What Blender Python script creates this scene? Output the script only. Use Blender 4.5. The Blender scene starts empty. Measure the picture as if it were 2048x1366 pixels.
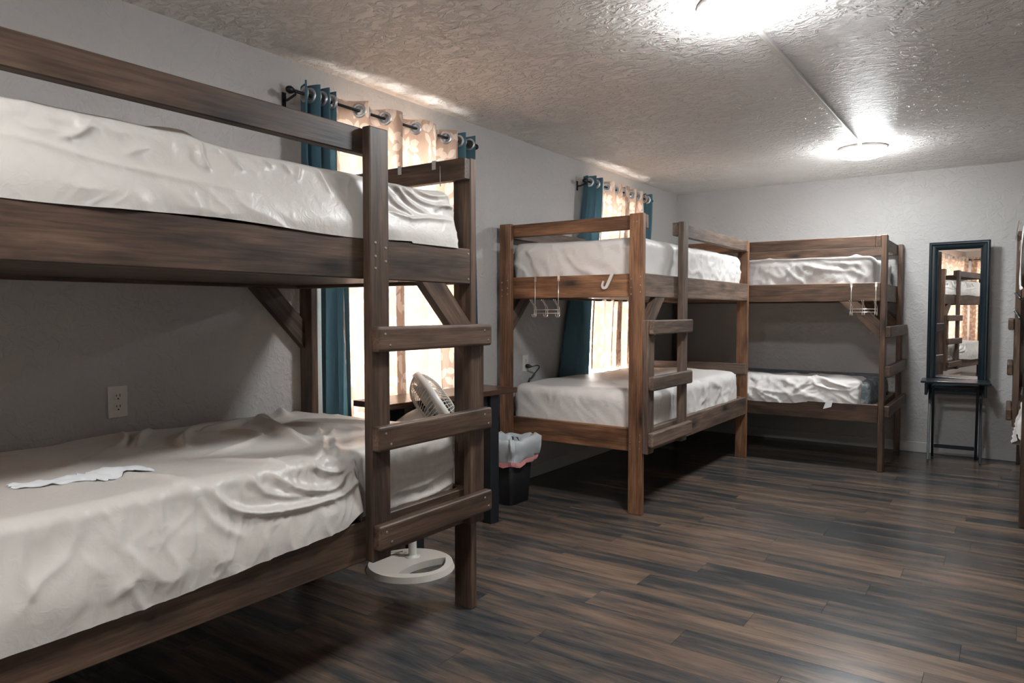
import bpy, bmesh, math, random
import numpy as np
from mathutils import Matrix, Vector

S = bpy.context.scene
COL = S.collection
rnd = random.Random(7)

# ------------------------------------------------------------------ camera
cam_d = bpy.data.cameras.new('camera')
cam = bpy.data.objects.new('camera', cam_d)
COL.objects.link(cam)
cam.location = (0, 0, 1.215)
cam.rotation_euler = (math.radians(90 - 2.398), 0, math.radians(35.0))
cam_d.sensor_width = 36
cam_d.lens = 36 * 1421 / 2048
cam_d.clip_start = 0.02
S.camera = cam

# ------------------------------------------------------------------ light and exposure
WORLD = 26.0
LAMP = 100.0
S.view_settings.view_transform = 'Standard'
S.view_settings.look = 'None'
S.view_settings.exposure = 0.45
S.view_settings.gamma = 1.0
S.view_settings.use_curve_mapping = False
w = bpy.data.worlds.new('daylight')
S.world = w
w.use_nodes = True
w.node_tree.nodes['Background'].inputs[0].default_value = (1.0, 0.95, 0.9, 1)
w.node_tree.nodes['Background'].inputs[1].default_value = WORLD
S.cycles.max_bounces = 8
S.cycles.diffuse_bounces = 5
S.cycles.glossy_bounces = 4
S.cycles.transparent_max_bounces = 8

# ------------------------------------------------------------------ materials
def N(nt, typ, **kw):
    n = nt.nodes.new(typ)
    for k, v in kw.items():
        if k.startswith('i_'):
            n.inputs[k[2:].replace('_', ' ')].default_value = v
        else:
            setattr(n, k, v)
    return n

def L(nt, a, ao, b, bi):
    nt.links.new(a.outputs[ao], b.inputs[bi])

def newmat(name, base=(0.5, 0.5, 0.5), rough=0.5, metal=0.0, spec=0.5):
    m = bpy.data.materials.new(name)
    m.use_nodes = True
    b = m.node_tree.nodes['Principled BSDF']
    b.inputs['Base Color'].default_value = (*base, 1)
    b.inputs['Roughness'].default_value = rough
    b.inputs['Metallic'].default_value = metal
    b.inputs['Specular IOR Level'].default_value = spec
    return m, m.node_tree, b

def ramp(nt, pts):
    r = nt.nodes.new('ShaderNodeValToRGB')
    e = r.color_ramp.elements
    while len(e) < len(pts):
        e.new(0.5)
    for el, (p, c) in zip(e, pts):
        el.position = p
        el.color = (*c, 1) if len(c) == 3 else c
    return r

def g(v):
    return (v, v, v)

def mixc(nt, a, b, fac, mode='MIX'):
    """a, b: (node, out) or colour; fac: (node,out) or float"""
    m = nt.nodes.new('ShaderNodeMix')
    m.data_type = 'RGBA'
    m.blend_type = mode
    for idx, s in ((0, fac), (6, a), (7, b)):
        if isinstance(s, tuple) and hasattr(s[0], 'outputs'):
            nt.links.new(s[0].outputs[s[1]], m.inputs[idx])
        elif idx == 0:
            m.inputs[0].default_value = s
        else:
            m.inputs[idx].default_value = (*s, 1)
    return (m, 2)

def grain_coords(nt, scale):
    """object space with a per-object offset; boards have their length on local X"""
    tc = N(nt, 'ShaderNodeTexCoord')
    oi = N(nt, 'ShaderNodeObjectInfo')
    mul = N(nt, 'ShaderNodeVectorMath', operation='SCALE')
    comb = N(nt, 'ShaderNodeCombineXYZ')
    L(nt, oi, 'Random', comb, 0); L(nt, oi, 'Random', comb, 1); L(nt, oi, 'Random', comb, 2)
    L(nt, comb, 0, mul, 0)
    mul.inputs['Scale'].default_value = 37.3
    add = N(nt, 'ShaderNodeVectorMath', operation='ADD')
    L(nt, tc, 'Object', add, 0); L(nt, mul, 0, add, 1)
    outs = []
    for s in scale:
        mp = N(nt, 'ShaderNodeVectorMath', operation='MULTIPLY')
        mp.inputs[1].default_value = s
        L(nt, add, 0, mp, 0)
        outs.append(mp)
    return outs, oi

def wood(name, dark, mid, light, rough=0.5, knot=1.0, bump=0.25):
    m, nt, b = newmat(name, mid, rough)
    (c1, c2, c3, c4), oi = grain_coords(nt, [(1.3, 9, 9), (5, 110, 110), (2.3, 6.5, 6.5), (0.8, 3, 3)])
    n1 = N(nt, 'ShaderNodeTexNoise', i_Scale=1.6, i_Detail=6.0, i_Roughness=0.6, i_Distortion=0.7)
    L(nt, c1, 0, n1, 'Vector')
    n2 = N(nt, 'ShaderNodeTexNoise', i_Scale=1.0, i_Detail=3.0, i_Roughness=0.6)
    L(nt, c2, 0, n2, 'Vector')
    r1 = ramp(nt, [(0.30, dark), (0.5, mid), (0.72, light)])
    L(nt, n1, 'Fac', r1, 0)
    r2 = ramp(nt, [(0.35, g(0.55)), (0.62, g(1.15))])
    L(nt, n2, 'Fac', r2, 0)
    col = mixc(nt, (r1, 0), (r2, 0), 0.85, 'MULTIPLY')
    # growth-ring figure
    wv = N(nt, 'ShaderNodeTexWave', i_Scale=1.0, i_Distortion=6.0, i_Detail=3.0)
    wv.bands_direction = 'Y'
    L(nt, c3, 0, wv, 'Vector')
    r3 = ramp(nt, [(0.0, g(0.72)), (0.5, g(1.05)), (1.0, g(1.0))])
    L(nt, wv, 'Fac', r3, 0)
    col = mixc(nt, col, (r3, 0), 0.7, 'MULTIPLY')
    # knots
    vo = N(nt, 'ShaderNodeTexVoronoi', i_Scale=1.0, i_Randomness=1.0)
    L(nt, c3, 0, vo, 'Vector')
    r4 = ramp(nt, [(0.06, g(0.18)), (0.14, g(0.6)), (0.28, g(1.0))])
    L(nt, vo, 'Distance', r4, 0)
    col = mixc(nt, col, (r4, 0), knot, 'MULTIPLY')
    # broad stain variation and board to board difference
    n3 = N(nt, 'ShaderNodeTexNoise', i_Scale=1.5, i_Detail=2.0)
    L(nt, c4, 0, n3, 'Vector')
    r5 = ramp(nt, [(0.3, g(0.6)), (0.7, g(1.2))])
    L(nt, n3, 'Fac', r5, 0)
    col = mixc(nt, col, (r5, 0), 0.8, 'MULTIPLY')
    r6 = ramp(nt, [(0.0, g(0.82)), (1.0, g(1.15))])
    L(nt, oi, 'Random', r6, 0)
    col = mixc(nt, col, (r6, 0), 1.0, 'MULTIPLY')
    nt.links.new(col[0].outputs[2], b.inputs['Base Color'])
    bp = N(nt, 'ShaderNodeBump', i_Strength=bump, i_Distance=0.002)
    L(nt, n2, 'Fac', bp, 'Height')
    L(nt, bp, 0, b, 'Normal')
    return m

M_WOOD_A = wood('dark_stained_pine', (0.040, 0.024, 0.016), (0.102, 0.060, 0.039), (0.170, 0.104, 0.068), 0.48)
M_WOOD_B = wood('warm_stained_pine', (0.085, 0.036, 0.016), (0.225, 0.105, 0.050), (0.34, 0.178, 0.092), 0.5)
M_WOOD_G = wood('weathered_pine', (0.075, 0.048, 0.034), (0.165, 0.110, 0.080), (0.25, 0.18, 0.135), 0.6)
M_WOOD_C = wood('brown_stained_pine', (0.055, 0.029, 0.017), (0.135, 0.075, 0.046), (0.21, 0.125, 0.08), 0.5)
M_DESK = wood('desk_walnut', (0.045, 0.022, 0.014), (0.10, 0.05, 0.03), (0.15, 0.08, 0.05), 0.28, knot=0.3)

def paint(name, col, rough, s1, lo, hi, strength, dist, detail=4.0, distort=1.0, spec=0.5, stretch=(1, 1, 1)):
    m, nt, b = newmat(name, col, rough, spec=spec)
    tc = N(nt, 'ShaderNodeTexCoord')
    mp = N(nt, 'ShaderNodeVectorMath', operation='MULTIPLY')
    mp.inputs[1].default_value = stretch
    L(nt, tc, 'Object', mp, 0)
    n1 = N(nt, 'ShaderNodeTexNoise', i_Scale=s1, i_Detail=detail, i_Roughness=0.55, i_Distortion=distort)
    L(nt, mp, 0, n1, 'Vector')
    r = ramp(nt, [(lo, g(0.0)), (hi, g(1.0))])
    L(nt, n1, 'Fac', r, 0)
    n2 = N(nt, 'ShaderNodeTexNoise', i_Scale=s1 * 5, i_Detail=3.0)
    L(nt, mp, 0, n2, 'Vector')
    ad = N(nt, 'ShaderNodeMath', operation='MULTIPLY_ADD')
    L(nt, n2, 'Fac', ad, 0)
    ad.inputs[1].default_value = 0.25
    L(nt, r, 0, ad, 2)
    bp = N(nt, 'ShaderNodeBump', i_Strength=strength, i_Distance=dist)
    L(nt, ad, 0, bp, 'Height')
    L(nt, bp, 0, b, 'Normal')
    n3 = N(nt, 'ShaderNodeTexNoise', i_Scale=0.9, i_Detail=3.0)
    L(nt, tc, 'Object', n3, 'Vector')
    r2 = ramp(nt, [(0.3, tuple(c * 0.93 for c in col)), (0.7, tuple(min(1, c * 1.05) for c in col))])
    L(nt, n3, 'Fac', r2, 0)
    L(nt, r2, 0, b, 'Base Color')
    return m

M_WALL = paint('grey_wall_paint', (0.46, 0.452, 0.44), 0.5, 20, 0.46, 0.60, 0.45, 0.004)
M_CEIL = paint('textured_ceiling_paint', (0.84, 0.81, 0.78), 0.46, 19, 0.46, 0.64, 1.0, 0.011, detail=4.0, distort=1.5, spec=0.4, stretch=(0.75, 1.1, 1))
M_BASE, _, _ = newmat('white_trim_paint', (0.5, 0.5, 0.49), 0.45)
M_WTRIM, _, _ = newmat('window_trim_paint', (0.75, 0.72, 0.66), 0.45)

def floor_mat():
    m, nt, b = newmat('vinyl_plank', (0.1, 0.07, 0.05), 0.33, spec=0.38)
    (c1, c2, c3), oi = grain_coords(nt, [(1.35, 9, 1), (7, 170, 1), (3.0, 18, 1)])
    n1 = N(nt, 'ShaderNodeTexNoise', i_Scale=1.3, i_Detail=5.0, i_Roughness=0.55, i_Distortion=0.5)
    L(nt, c1, 0, n1, 'Vector')
    sh = N(nt, 'ShaderNodeMath', operation='MULTIPLY_ADD')
    L(nt, oi, 'Random', sh, 0)
    sh.inputs[1].default_value = 0.20
    sh.inputs[2].default_value = -0.10
    ad = N(nt, 'ShaderNodeMath', operation='ADD')
    L(nt, n1, 'Fac', ad, 0); L(nt, sh, 0, ad, 1)
    r = ramp(nt, [(0.30, (0.034, 0.038, 0.042)), (0.42, (0.060, 0.058, 0.057)), (0.50, (0.098, 0.078, 0.066)),
                  (0.60, (0.140, 0.100, 0.077)), (0.72, (0.195, 0.138, 0.100))])
    L(nt, ad, 0, r, 0)
    n2 = N(nt, 'ShaderNodeTexNoise', i_Scale=1.0, i_Detail=4.0, i_Roughness=0.65)
    L(nt, c2, 0, n2, 'Vector')
    r2 = ramp(nt, [(0.3, g(0.55)), (0.65, g(1.2))])
    L(nt, n2, 'Fac', r2, 0)
    col = mixc(nt, (r, 0), (r2, 0), 0.6, 'MULTIPLY')
    n3 = N(nt, 'ShaderNodeTexNoise', i_Scale=1.0, i_Detail=6.0, i_Roughness=0.7, i_Distortion=1.2)
    L(nt, c3, 0, n3, 'Vector')
    r3 = ramp(nt, [(0.32, g(0.4)), (0.46, g(1.0))])
    L(nt, n3, 'Fac', r3, 0)
    col = mixc(nt, col, (r3, 0), 0.45, 'MULTIPLY')
    nt.links.new(col[0].outputs[2], b.inputs['Base Color'])
    rr = N(nt, 'ShaderNodeMapRange')
    rr.inputs['To Min'].default_value = 0.19
    rr.inputs['To Max'].default_value = 0.30
    L(nt, n2, 'Fac', rr, 'Value')
    L(nt, rr, 0, b, 'Roughness')
    bp = N(nt, 'ShaderNodeBump', i_Strength=0.25, i_Distance=0.001)
    L(nt, n2, 'Fac', bp, 'Height')
    L(nt, bp, 0, b, 'Normal')
    return m
M_FLOOR = floor_mat()
M_SUB, _, _ = newmat('floor_joint', (0.015, 0.014, 0.014), 0.8)

def sheet_mat(name, col, sss=0.0, rough=0.5, bump=0.12):
    m, nt, b = newmat(name, col, rough, spec=0.35)
    tc = N(nt, 'ShaderNodeTexCoord')
    n = N(nt, 'ShaderNodeTexNoise', i_Scale=26.0, i_Detail=5.0, i_Distortion=1.6)
    L(nt, tc, 'Object', n, 'Vector')
    bp = N(nt, 'ShaderNodeBump', i_Strength=0.35, i_Distance=0.005)
    L(nt, n, 'Fac', bp, 'Height')
    L(nt, bp, 0, b, 'Normal')
    b.inputs['Sheen Weight'].default_value = 0.15
    return m
M_SHEET = sheet_mat('ivory_sheet', (0.60, 0.565, 0.52), rough=0.36)
M_SHEET2 = sheet_mat('white_sheet', (0.72, 0.695, 0.67), rough=0.45)

def mattress_mat():
    m, nt, b = newmat('mattress_ticking', (0.25, 0.3, 0.32), 0.7)
    tc = N(nt, 'ShaderNodeTexCoord')
    n = N(nt, 'ShaderNodeTexNoise', i_Scale=14.0, i_Detail=3.0, i_Distortion=1.5)
    L(nt, tc, 'Object', n, 'Vector')
    r = ramp(nt, [(0.42, (0.13, 0.17, 0.19)), (0.55, (0.30, 0.33, 0.34)), (0.68, (0.42, 0.43, 0.43))])
    L(nt, n, 'Fac', r, 0)
    L(nt, r, 0, b, 'Base Color')
    return m
M_MATT = mattress_mat()

def curtain_mat(name, c_lit, c_leaf, trans, leaf=True):
    m = bpy.data.materials.new(name)
    m.use_nodes = True
    nt = m.node_tree
    nt.nodes.remove(nt.nodes['Principled BSDF'])
    out = nt.nodes['Material Output']
    dif = N(nt, 'ShaderNodeBsdfDiffuse')
    tr = N(nt, 'ShaderNodeBsdfTranslucent')
    mix = N(nt, 'ShaderNodeMixShader')
    mix.inputs[0].default_value = trans
    uv = N(nt, 'ShaderNodeTexCoord')
    if leaf:
        masks = []
        for k, (sx, sy, off) in enumerate(((13.0, 9.0, (0, 0, 0)), (12.0, 10.0, (3.37, 7.71, 0)))):
            mp = N(nt, 'ShaderNodeMapping')
            mp.inputs['Scale'].default_value = (sx, sy, 1)
            mp.inputs['Location'].default_value = off
            L(nt, uv, 'UV', mp, 'Vector')
            vo = N(nt, 'ShaderNodeTexVoronoi', i_Scale=1.0, i_Randomness=0.75)
            vo.voronoi_dimensions = '2D'
            L(nt, mp, 0, vo, 'Vector')
            sub = N(nt, 'ShaderNodeVectorMath', operation='SUBTRACT')
            L(nt, mp, 0, sub, 0); L(nt, vo, 'Position', sub, 1)
            sx_ = N(nt, 'ShaderNodeSeparateXYZ')
            L(nt, vo, 'Color', sx_, 0)
            ang = N(nt, 'ShaderNodeMath', operation='MULTIPLY_ADD')
            L(nt, sx_, 0, ang, 0)
            ang.inputs[1].default_value = 3.6
            ang.inputs[2].default_value = -1.8
            rot = N(nt, 'ShaderNodeVectorRotate', rotation_type='Z_AXIS')
            L(nt, sub, 0, rot, 'Vector'); L(nt, ang, 0, rot, 'Angle')
            s2 = N(nt, 'ShaderNodeSeparateXYZ')
            L(nt, rot, 0, s2, 0)
            ax = N(nt, 'ShaderNodeMath', operation='ABSOLUTE')
            L(nt, s2, 0, ax, 0)
            axs = N(nt, 'ShaderNodeMath', operation='MULTIPLY')
            L(nt, ax, 0, axs, 0); axs.inputs[1].default_value = 4.4
            sq = N(nt, 'ShaderNodeMath', operation='MULTIPLY')
            L(nt, s2, 1, sq, 0); L(nt, s2, 1, sq, 1)
            sqs = N(nt, 'ShaderNodeMath', operation='MULTIPLY_ADD')
            L(nt, sq, 0, sqs, 0); sqs.inputs[1].default_value = 5.0
            L(nt, axs, 0, sqs, 2)
            rr = ramp(nt, [(0.80, g(1.0)), (0.95, g(0.0))])
            L(nt, sqs, 0, rr, 0)
            masks.append(rr)
        mx = mixc(nt, (masks[0], 0), (masks[1], 0), 1.0, 'LIGHTEN')
        col = mixc(nt, c_lit, c_leaf, mx)
        # weave
        wv = N(nt, 'ShaderNodeTexNoise', i_Scale=1.0, i_Detail=2.0)
        mp = N(nt, 'ShaderNodeMapping')
        mp.inputs['Scale'].default_value = (260, 14, 1)
        L(nt, uv, 'UV', mp, 'Vector'); L(nt, mp, 0, wv, 'Vector')
        rw = ramp(nt, [(0.3, g(0.85)), (0.7, g(1.05))])
        L(nt, wv, 'Fac', rw, 0)
        col = mixc(nt, col, (rw, 0), 0.8, 'MULTIPLY')
        nt.links.new(col[0].outputs[2], dif.inputs['Color'])
        nt.links.new(col[0].outputs[2], tr.inputs['Color'])
    else:
        dif.inputs['Color'].default_value = (*c_lit, 1)
        tr.inputs['Color'].default_value = (*c_leaf, 1)
    L(nt, dif, 0, mix, 1); L(nt, tr, 0, mix, 2)
    L(nt, mix, 0, out, 'Surface')
    return m
M_CREAM = curtain_mat('cream_leaf_curtain', (0.50, 0.365, 0.285), (0.72, 0.595, 0.505), 0.135)
M_TEAL = curtain_mat('teal_curtain', (0.085, 0.160, 0.200), (0.07, 0.14, 0.17), 0.08, leaf=False)

M_BLACK, _, _ = newmat('black_paint', (0.012, 0.015, 0.02), 0.4)
M_NAVY, _, _ = newmat('blue_black_paint', (0.005, 0.013, 0.019), 0.28)
M_BINP, _, _ = newmat('black_plastic', (0.010, 0.011, 0.013), 0.45)
M_WPL, _, _ = newmat('white_plastic', (0.70, 0.68, 0.64), 0.35)
M_FANW, _, _ = newmat('fan_ivory_plastic', (0.66, 0.62, 0.56), 0.35)
M_KNOB, _, _ = newmat('yellowed_plastic', (0.62, 0.52, 0.26), 0.4)
M_CHROME, _, _ = newmat('chrome', (0.85, 0.82, 0.76), 0.3, 1.0)
M_STEEL, _, _ = newmat('screw_steel', (0.40, 0.36, 0.31), 0.45, 1.0)
M_ROD, _, _ = newmat('curtain_rod_metal', (0.012, 0.013, 0.016), 0.35, 0.3)
M_GROM, _, _ = newmat('grommet_metal', (0.62, 0.63, 0.64), 0.28, 0.9)
M_MIRROR, _, _ = newmat('mirror_silver', (0.93, 0.93, 0.92), 0.01, 1.0)
M_HOLE, _, _ = newmat('dark_slot', (0.01, 0.01, 0.01), 0.7)
M_PAPER, _, _ = newmat('white_tissue', (0.85, 0.87, 0.88), 0.7)
M_PINK, _, _ = newmat('pink_drawstring', (0.85, 0.36, 0.36), 0.45)

def bag_mat():
    m = bpy.data.materials.new('thin_white_plastic')
    m.use_nodes = True
    nt = m.node_tree
    b = nt.nodes['Principled BSDF']
    b.inputs['Base Color'].default_value = (0.72, 0.77, 0.80, 1)
    b.inputs['Roughness'].default_value = 0.35
    b.inputs['Alpha'].default_value = 0.82
    return m
M_BAG = bag_mat()

def glass_mat():
    m = bpy.data.materials.new('window_glass')
    m.use_nodes = True
    nt = m.node_tree
    nt.nodes.remove(nt.nodes['Principled BSDF'])
    t = N(nt, 'ShaderNodeBsdfTransparent')
    gl = N(nt, 'ShaderNodeBsdfGlossy', i_Roughness=0.02)
    mx = N(nt, 'ShaderNodeMixShader')
    mx.inputs[0].default_value = 0.06
    L(nt, t, 0, mx, 1); L(nt, gl, 0, mx, 2)
    L(nt, mx, 0, nt.nodes['Material Output'], 'Surface')
    return m
M_GLASS = glass_mat()

def lamp_mat():
    m, nt, b = newmat('lit_diffuser', (0.9, 0.9, 0.9), 0.4)
    b.inputs['Emission Color'].default_value = (0.95, 0.98, 1.0, 1)
    b.inputs['Emission Strength'].default_value = LAMP
    return m
M_LAMP = lamp_mat()

# ------------------------------------------------------------------ mesh helpers
def link(name, me, mat, parent=None, mw=None, smooth=False):
    o = bpy.data.objects.new(name, me)
    COL.objects.link(o)
    if mat is not None and len(me.materials) == 0:
        me.materials.append(mat)
    if smooth:
        me.polygons.foreach_set('use_smooth', [True] * len(me.polygons))
    if parent is not None:
        o.parent = parent
        o.matrix_parent_inverse = parent.matrix_basis.inverted()
    if mw is not None:
        o.matrix_basis = mw
    return o

def root(name, loc, label, cat, group=None, rz=0.0):
    o = bpy.data.objects.new(name, None)
    COL.objects.link(o)
    o.empty_display_size = 0.1
    o.matrix_basis = Matrix.Translation(loc) @ Matrix.Rotation(rz, 4, 'Z')
    tag(o, label, cat, group)
    return o

def tag(o, label=None, cat=None, group=None, kind=None):
    if label: o['label'] = label
    if cat: o['category'] = cat
    if group: o['group'] = group
    if kind: o['kind'] = kind
    return o

def pydata(name, v, f):
    me = bpy.data.meshes.new(name)
    me.from_pydata([tuple(map(float, p)) for p in v], [], f)
    me.update()
    return me

_cache = {}
def box_mesh(name, l, wd, t, bev=0.003, seg=1, mat=None):
    key = (round(l, 4), round(wd, 4), round(t, 4), bev, seg, mat.name if mat else '')
    if key in _cache:
        return _cache[key]
    bm = bmesh.new()
    bmesh.ops.create_cube(bm, size=1.0)
    bmesh.ops.scale(bm, vec=(l, wd, t), verts=bm.verts)
    if bev > 0:
        bmesh.ops.bevel(bm, geom=list(bm.edges), offset=bev, segments=seg, profile=0.5, affect='EDGES')
    me = bpy.data.meshes.new(name)
    bm.to_mesh(me); bm.free()
    _cache[key] = me
    if mat is not None:
        me.materials.append(mat)
    return me

def board(name, x0, x1, y0, y1, z0, z1, mat, parent=None, bev=0.003, seg=1, frame=None):
    """axis aligned board, its length on local X so the grain follows it; frame: matrix applied to the box"""
    d = (abs(x1 - x0), abs(y1 - y0), abs(z1 - z0))
    c = Vector(((x0 + x1) / 2, (y0 + y1) / 2, (z0 + z1) / 2))
    ax = max(range(3), key=lambda i: d[i])
    if ax == 0:
        R, dim = Matrix.Identity(4), d
    elif ax == 1:
        R, dim = Matrix.Rotation(math.pi / 2, 4, 'Z'), (d[1], d[0], d[2])
    else:
        R, dim = Matrix.Rotation(-math.pi / 2, 4, 'Y'), (d[2], d[1], d[0])
    me = box_mesh(name, *dim, bev=min(bev, min(d) * 0.3), seg=seg, mat=mat)
    mw = Matrix.Translation(c) @ R
    if frame is not None:
        mw = frame @ mw
    return link(name, me, mat, parent, mw)

def merge_boxes(boxes):
    v, f = [], []
    for (x0, x1, y0, y1, z0, z1) in boxes:
        b = len(v)
        v += [(x0, y0, z0), (x1, y0, z0), (x1, y1, z0), (x0, y1, z0), (x0, y0, z1), (x1, y0, z1), (x1, y1, z1), (x0, y1, z1)]
        f += [(b, b + 3, b + 2, b + 1), (b + 4, b + 5, b + 6, b + 7), (b, b + 1, b + 5, b + 4), (b + 1, b + 2, b + 6, b + 5),
              (b + 2, b + 3, b + 7, b + 6), (b + 3, b, b + 4, b + 7)]
    return v, f

def tube_data(pts, r, n=8, close=False):
    pts = [Vector(p) for p in pts]
    v, f = [], []
    m = len(pts)
    up = Vector((0, 0, 1))
    prev = None
    for i, p in enumerate(pts):
        if close:
            t = pts[(i + 1) % m] - pts[i - 1]
        else:
            t = pts[min(i + 1, m - 1)] - pts[max(i - 1, 0)]
        t.normalize()
        if prev is None:
            a = up if abs(t.z) < 0.9 else Vector((1, 0, 0))
            nrm = t.cross(a).normalized()
        else:
            nrm = (prev - t * prev.dot(t)).normalized()
        prev = nrm
        bn = t.cross(nrm)
        rr = r[i] if isinstance(r, (list, tuple)) else r
        for k in range(n):
            a = 2 * math.pi * k / n
            v.append(p + (nrm * math.cos(a) + bn * math.sin(a)) * rr)
    rng = m if close else m - 1
    for i in range(rng):
        for k in range(n):
            a, b2 = i * n + k, i * n + (k + 1) % n
            c, d = ((i + 1) % m) * n + (k + 1) % n, ((i + 1) % m) * n + k
            f.append((a, b2, c, d))
    if not close:
        f.append(tuple(range(n - 1, -1, -1)))
        f.append(tuple((m - 1) * n + k for k in range(n)))
    return v, f

def tubes(name, specs, mat, parent=None, mw=None):
    v, f = [], []
    for s in specs:
        vv, ff = tube_data(*s[:2], **(s[2] if len(s) > 2 else {}))
        b = len(v)
        v += vv
        f += [tuple(b + i for i in q) for q in ff]
    return link(name, pydata(name, v, f), mat, parent, mw, smooth=True)

def smooth_path(pts, k=6):
    P = [Vector(p) for p in pts]
    out = []
    for i in range(len(P) - 1):
        p0, p1, p2, p3 = P[max(i - 1, 0)], P[i], P[i + 1], P[min(i + 2, len(P) - 1)]
        for j in range(k):
            t = j / k
            out.append(0.5 * ((2 * p1) + (p2 - p0) * t + (2 * p0 - 5 * p1 + 4 * p2 - p3) * t * t + (3 * p1 - p0 - 3 * p2 + p3) * t ** 3))
    out.append(P[-1])
    return out

def lathe(name, prof, mat, parent=None, mw=None, n=48, smooth=True):
    v, f = [], []
    for (r, z) in prof:
        for k in range(n):
            a = 2 * math.pi * k / n
            v.append((r * math.cos(a), r * math.sin(a), z))
    for i in range(len(prof) - 1):
        for k in range(n):
            f.append((i * n + k, i * n + (k + 1) % n, (i + 1) * n + (k + 1) % n, (i + 1) * n + k))
    if prof[0][0] > 1e-5: f.append(tuple(range(n - 1, -1, -1)))
    if prof[-1][0] > 1e-5: f.append(tuple((len(prof) - 1) * n + k for k in range(n)))
    o = link(name, pydata(name, v, f), mat, parent, mw, smooth=smooth)
    return o

def align_z(loc, d):
    d = Vector(d).normalized()
    return Matrix.Translation(loc) @ d.to_track_quat('Z', 'Y').to_matrix().to_4x4()

# value noise
def _h(i, j, k, s):
    n = (i * 374761393 + j * 668265263 + k * 2147483647 + s * 974711) & 0xffffffff
    n = ((n ^ (n >> 13)) * 1274126177) & 0xffffffff
    n = (n ^ (n >> 16)) & 0xffffffff
    return n / 4294967295.0
def vnoise(x, y, z, s=0):
    x, y, z = np.broadcast_arrays(np.asarray(x, float), y, z)
    i, j, k = np.floor(x).astype(np.int64), np.floor(y).astype(np.int64), np.floor(z).astype(np.int64)
    fx, fy, fz = x - i, y - j, z - k
    fx, fy, fz = [t * t * t * (t * (t * 6 - 15) + 10) for t in (fx, fy, fz)]
    r = 0
    for a in (0, 1):
        for b in (0, 1):
            for c in (0, 1):
                r = r + _h(i + a, j + b, k + c, s) * np.abs(1 - a - fx) * np.abs(1 - b - fy) * np.abs(1 - c - fz)
    return r
def fbm(x, y, z, s=0, o=4):
    a, t, r = 0.5, 0, 0
    for q in range(o):
        r = r + a * vnoise(x * 2 ** q, y * 2 ** q, z * 2 ** q, s + q)
        t += a
        a *= 0.5
    return r / t
def ridge(x, y, z, s=0):
    return 1 - np.abs(2 * vnoise(x, y, z, s) - 1)
def sstep(a, b, x):
    t = np.clip((x - a) / (b - a), 0, 1)
    return t * t * (3 - 2 * t)

def rounded_box(x0, x1, y0, y1, z0, z1, r, step, bottom=False):
    def ax(a, b):
        n = max(2, int(round((b - a) / step)))
        return np.linspace(a, b, n + 1)
    X, Y, Z = ax(x0, x1), ax(y0, y1), ax(z0, z1)
    V, F = [], []
    base = 0
    def grid(A, B, fn, flip):
        nonlocal base
        a, b = np.meshgrid(A, B, indexing='ij')
        p = fn(a.ravel(), b.ravel())
        V.append(p)
        na, nb = len(A), len(B)
        idx = np.arange(na * nb).reshape(na, nb) + base
        q = np.stack([idx[:-1, :-1], idx[1:, :-1], idx[1:, 1:], idx[:-1, 1:]], -1).reshape(-1, 4)
        F.append(q[:, ::-1] if flip else q)
        base += na * nb
    o = np.ones
    grid(X, Y, lambda a, b: np.stack([a, b, z1 * o(len(a))], 1), False)
    if bottom: grid(X, Y, lambda a, b: np.stack([a, b, z0 * o(len(a))], 1), True)
    grid(X, Z, lambda a, b: np.stack([a, y0 * o(len(a)), b], 1), False)
    grid(X, Z, lambda a, b: np.stack([a, y1 * o(len(a)), b], 1), True)
    grid(Y, Z, lambda a, b: np.stack([x0 * o(len(a)), a, b], 1), True)
    grid(Y, Z, lambda a, b: np.stack([x1 * o(len(a)), a, b], 1), False)
    V = np.concatenate(V); F = np.concatenate(F)
    key = np.round(V * 1e5).astype(np.int64)
    _, first, inv = np.unique(key, axis=0, return_index=True, return_inverse=True)
    V = V[first]; F = inv.reshape(-1)[F]
    lo = np.array([x0 + r, y0 + r, z0 + (r if bottom else 0)])
    hi = np.array([x1 - r, y1 - r, z1 - r])
    q = np.clip(V, lo, hi)
    d = V - q
    ln = np.linalg.norm(d, axis=1, keepdims=True)
    n = d / np.maximum(ln, 1e-9)
    return q + n * r, n, F

def np_mesh(name, V, F):
    me = bpy.data.meshes.new(name)
    me.vertices.add(len(V)); me.vertices.foreach_set('co', V.astype(np.float32).ravel())
    me.loops.add(F.size); me.loops.foreach_set('vertex_index', F.astype(np.int32).ravel())
    me.polygons.add(len(F)); me.polygons.foreach_set('loop_start', np.arange(0, F.size, F.shape[1], dtype=np.int32))
    me.polygons.foreach_set('use_smooth', np.ones(len(F), bool))
    me.update(calc_edges=True); me.validate()
    return me

def fold_disp(P, folds):
    d = np.zeros(len(P))
    for pts, amp, wid in folds:
        pts = np.array([tuple(p) for p in smooth_path(pts, 5)])
        best = np.full(len(P), 9.0); bt = np.zeros(len(P))
        for i in range(len(pts) - 1):
            a, b = pts[i], pts[i + 1]
            ab = b - a
            t = np.clip(((P - a) @ ab) / (ab @ ab), 0, 1)
            dd = np.linalg.norm(P - (a + t[:, None] * ab), axis=1)
            m = dd < best
            best = np.where(m, dd, best); bt = np.where(m, (i + t) / (len(pts) - 1), bt)
        taper = np.sin(np.pi * np.clip(bt * 0.9 + 0.05, 0, 1)) ** 0.6
        d += amp * taper * np.exp(-(best / (wid * 0.9)) ** 1.5)
    return d

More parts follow.
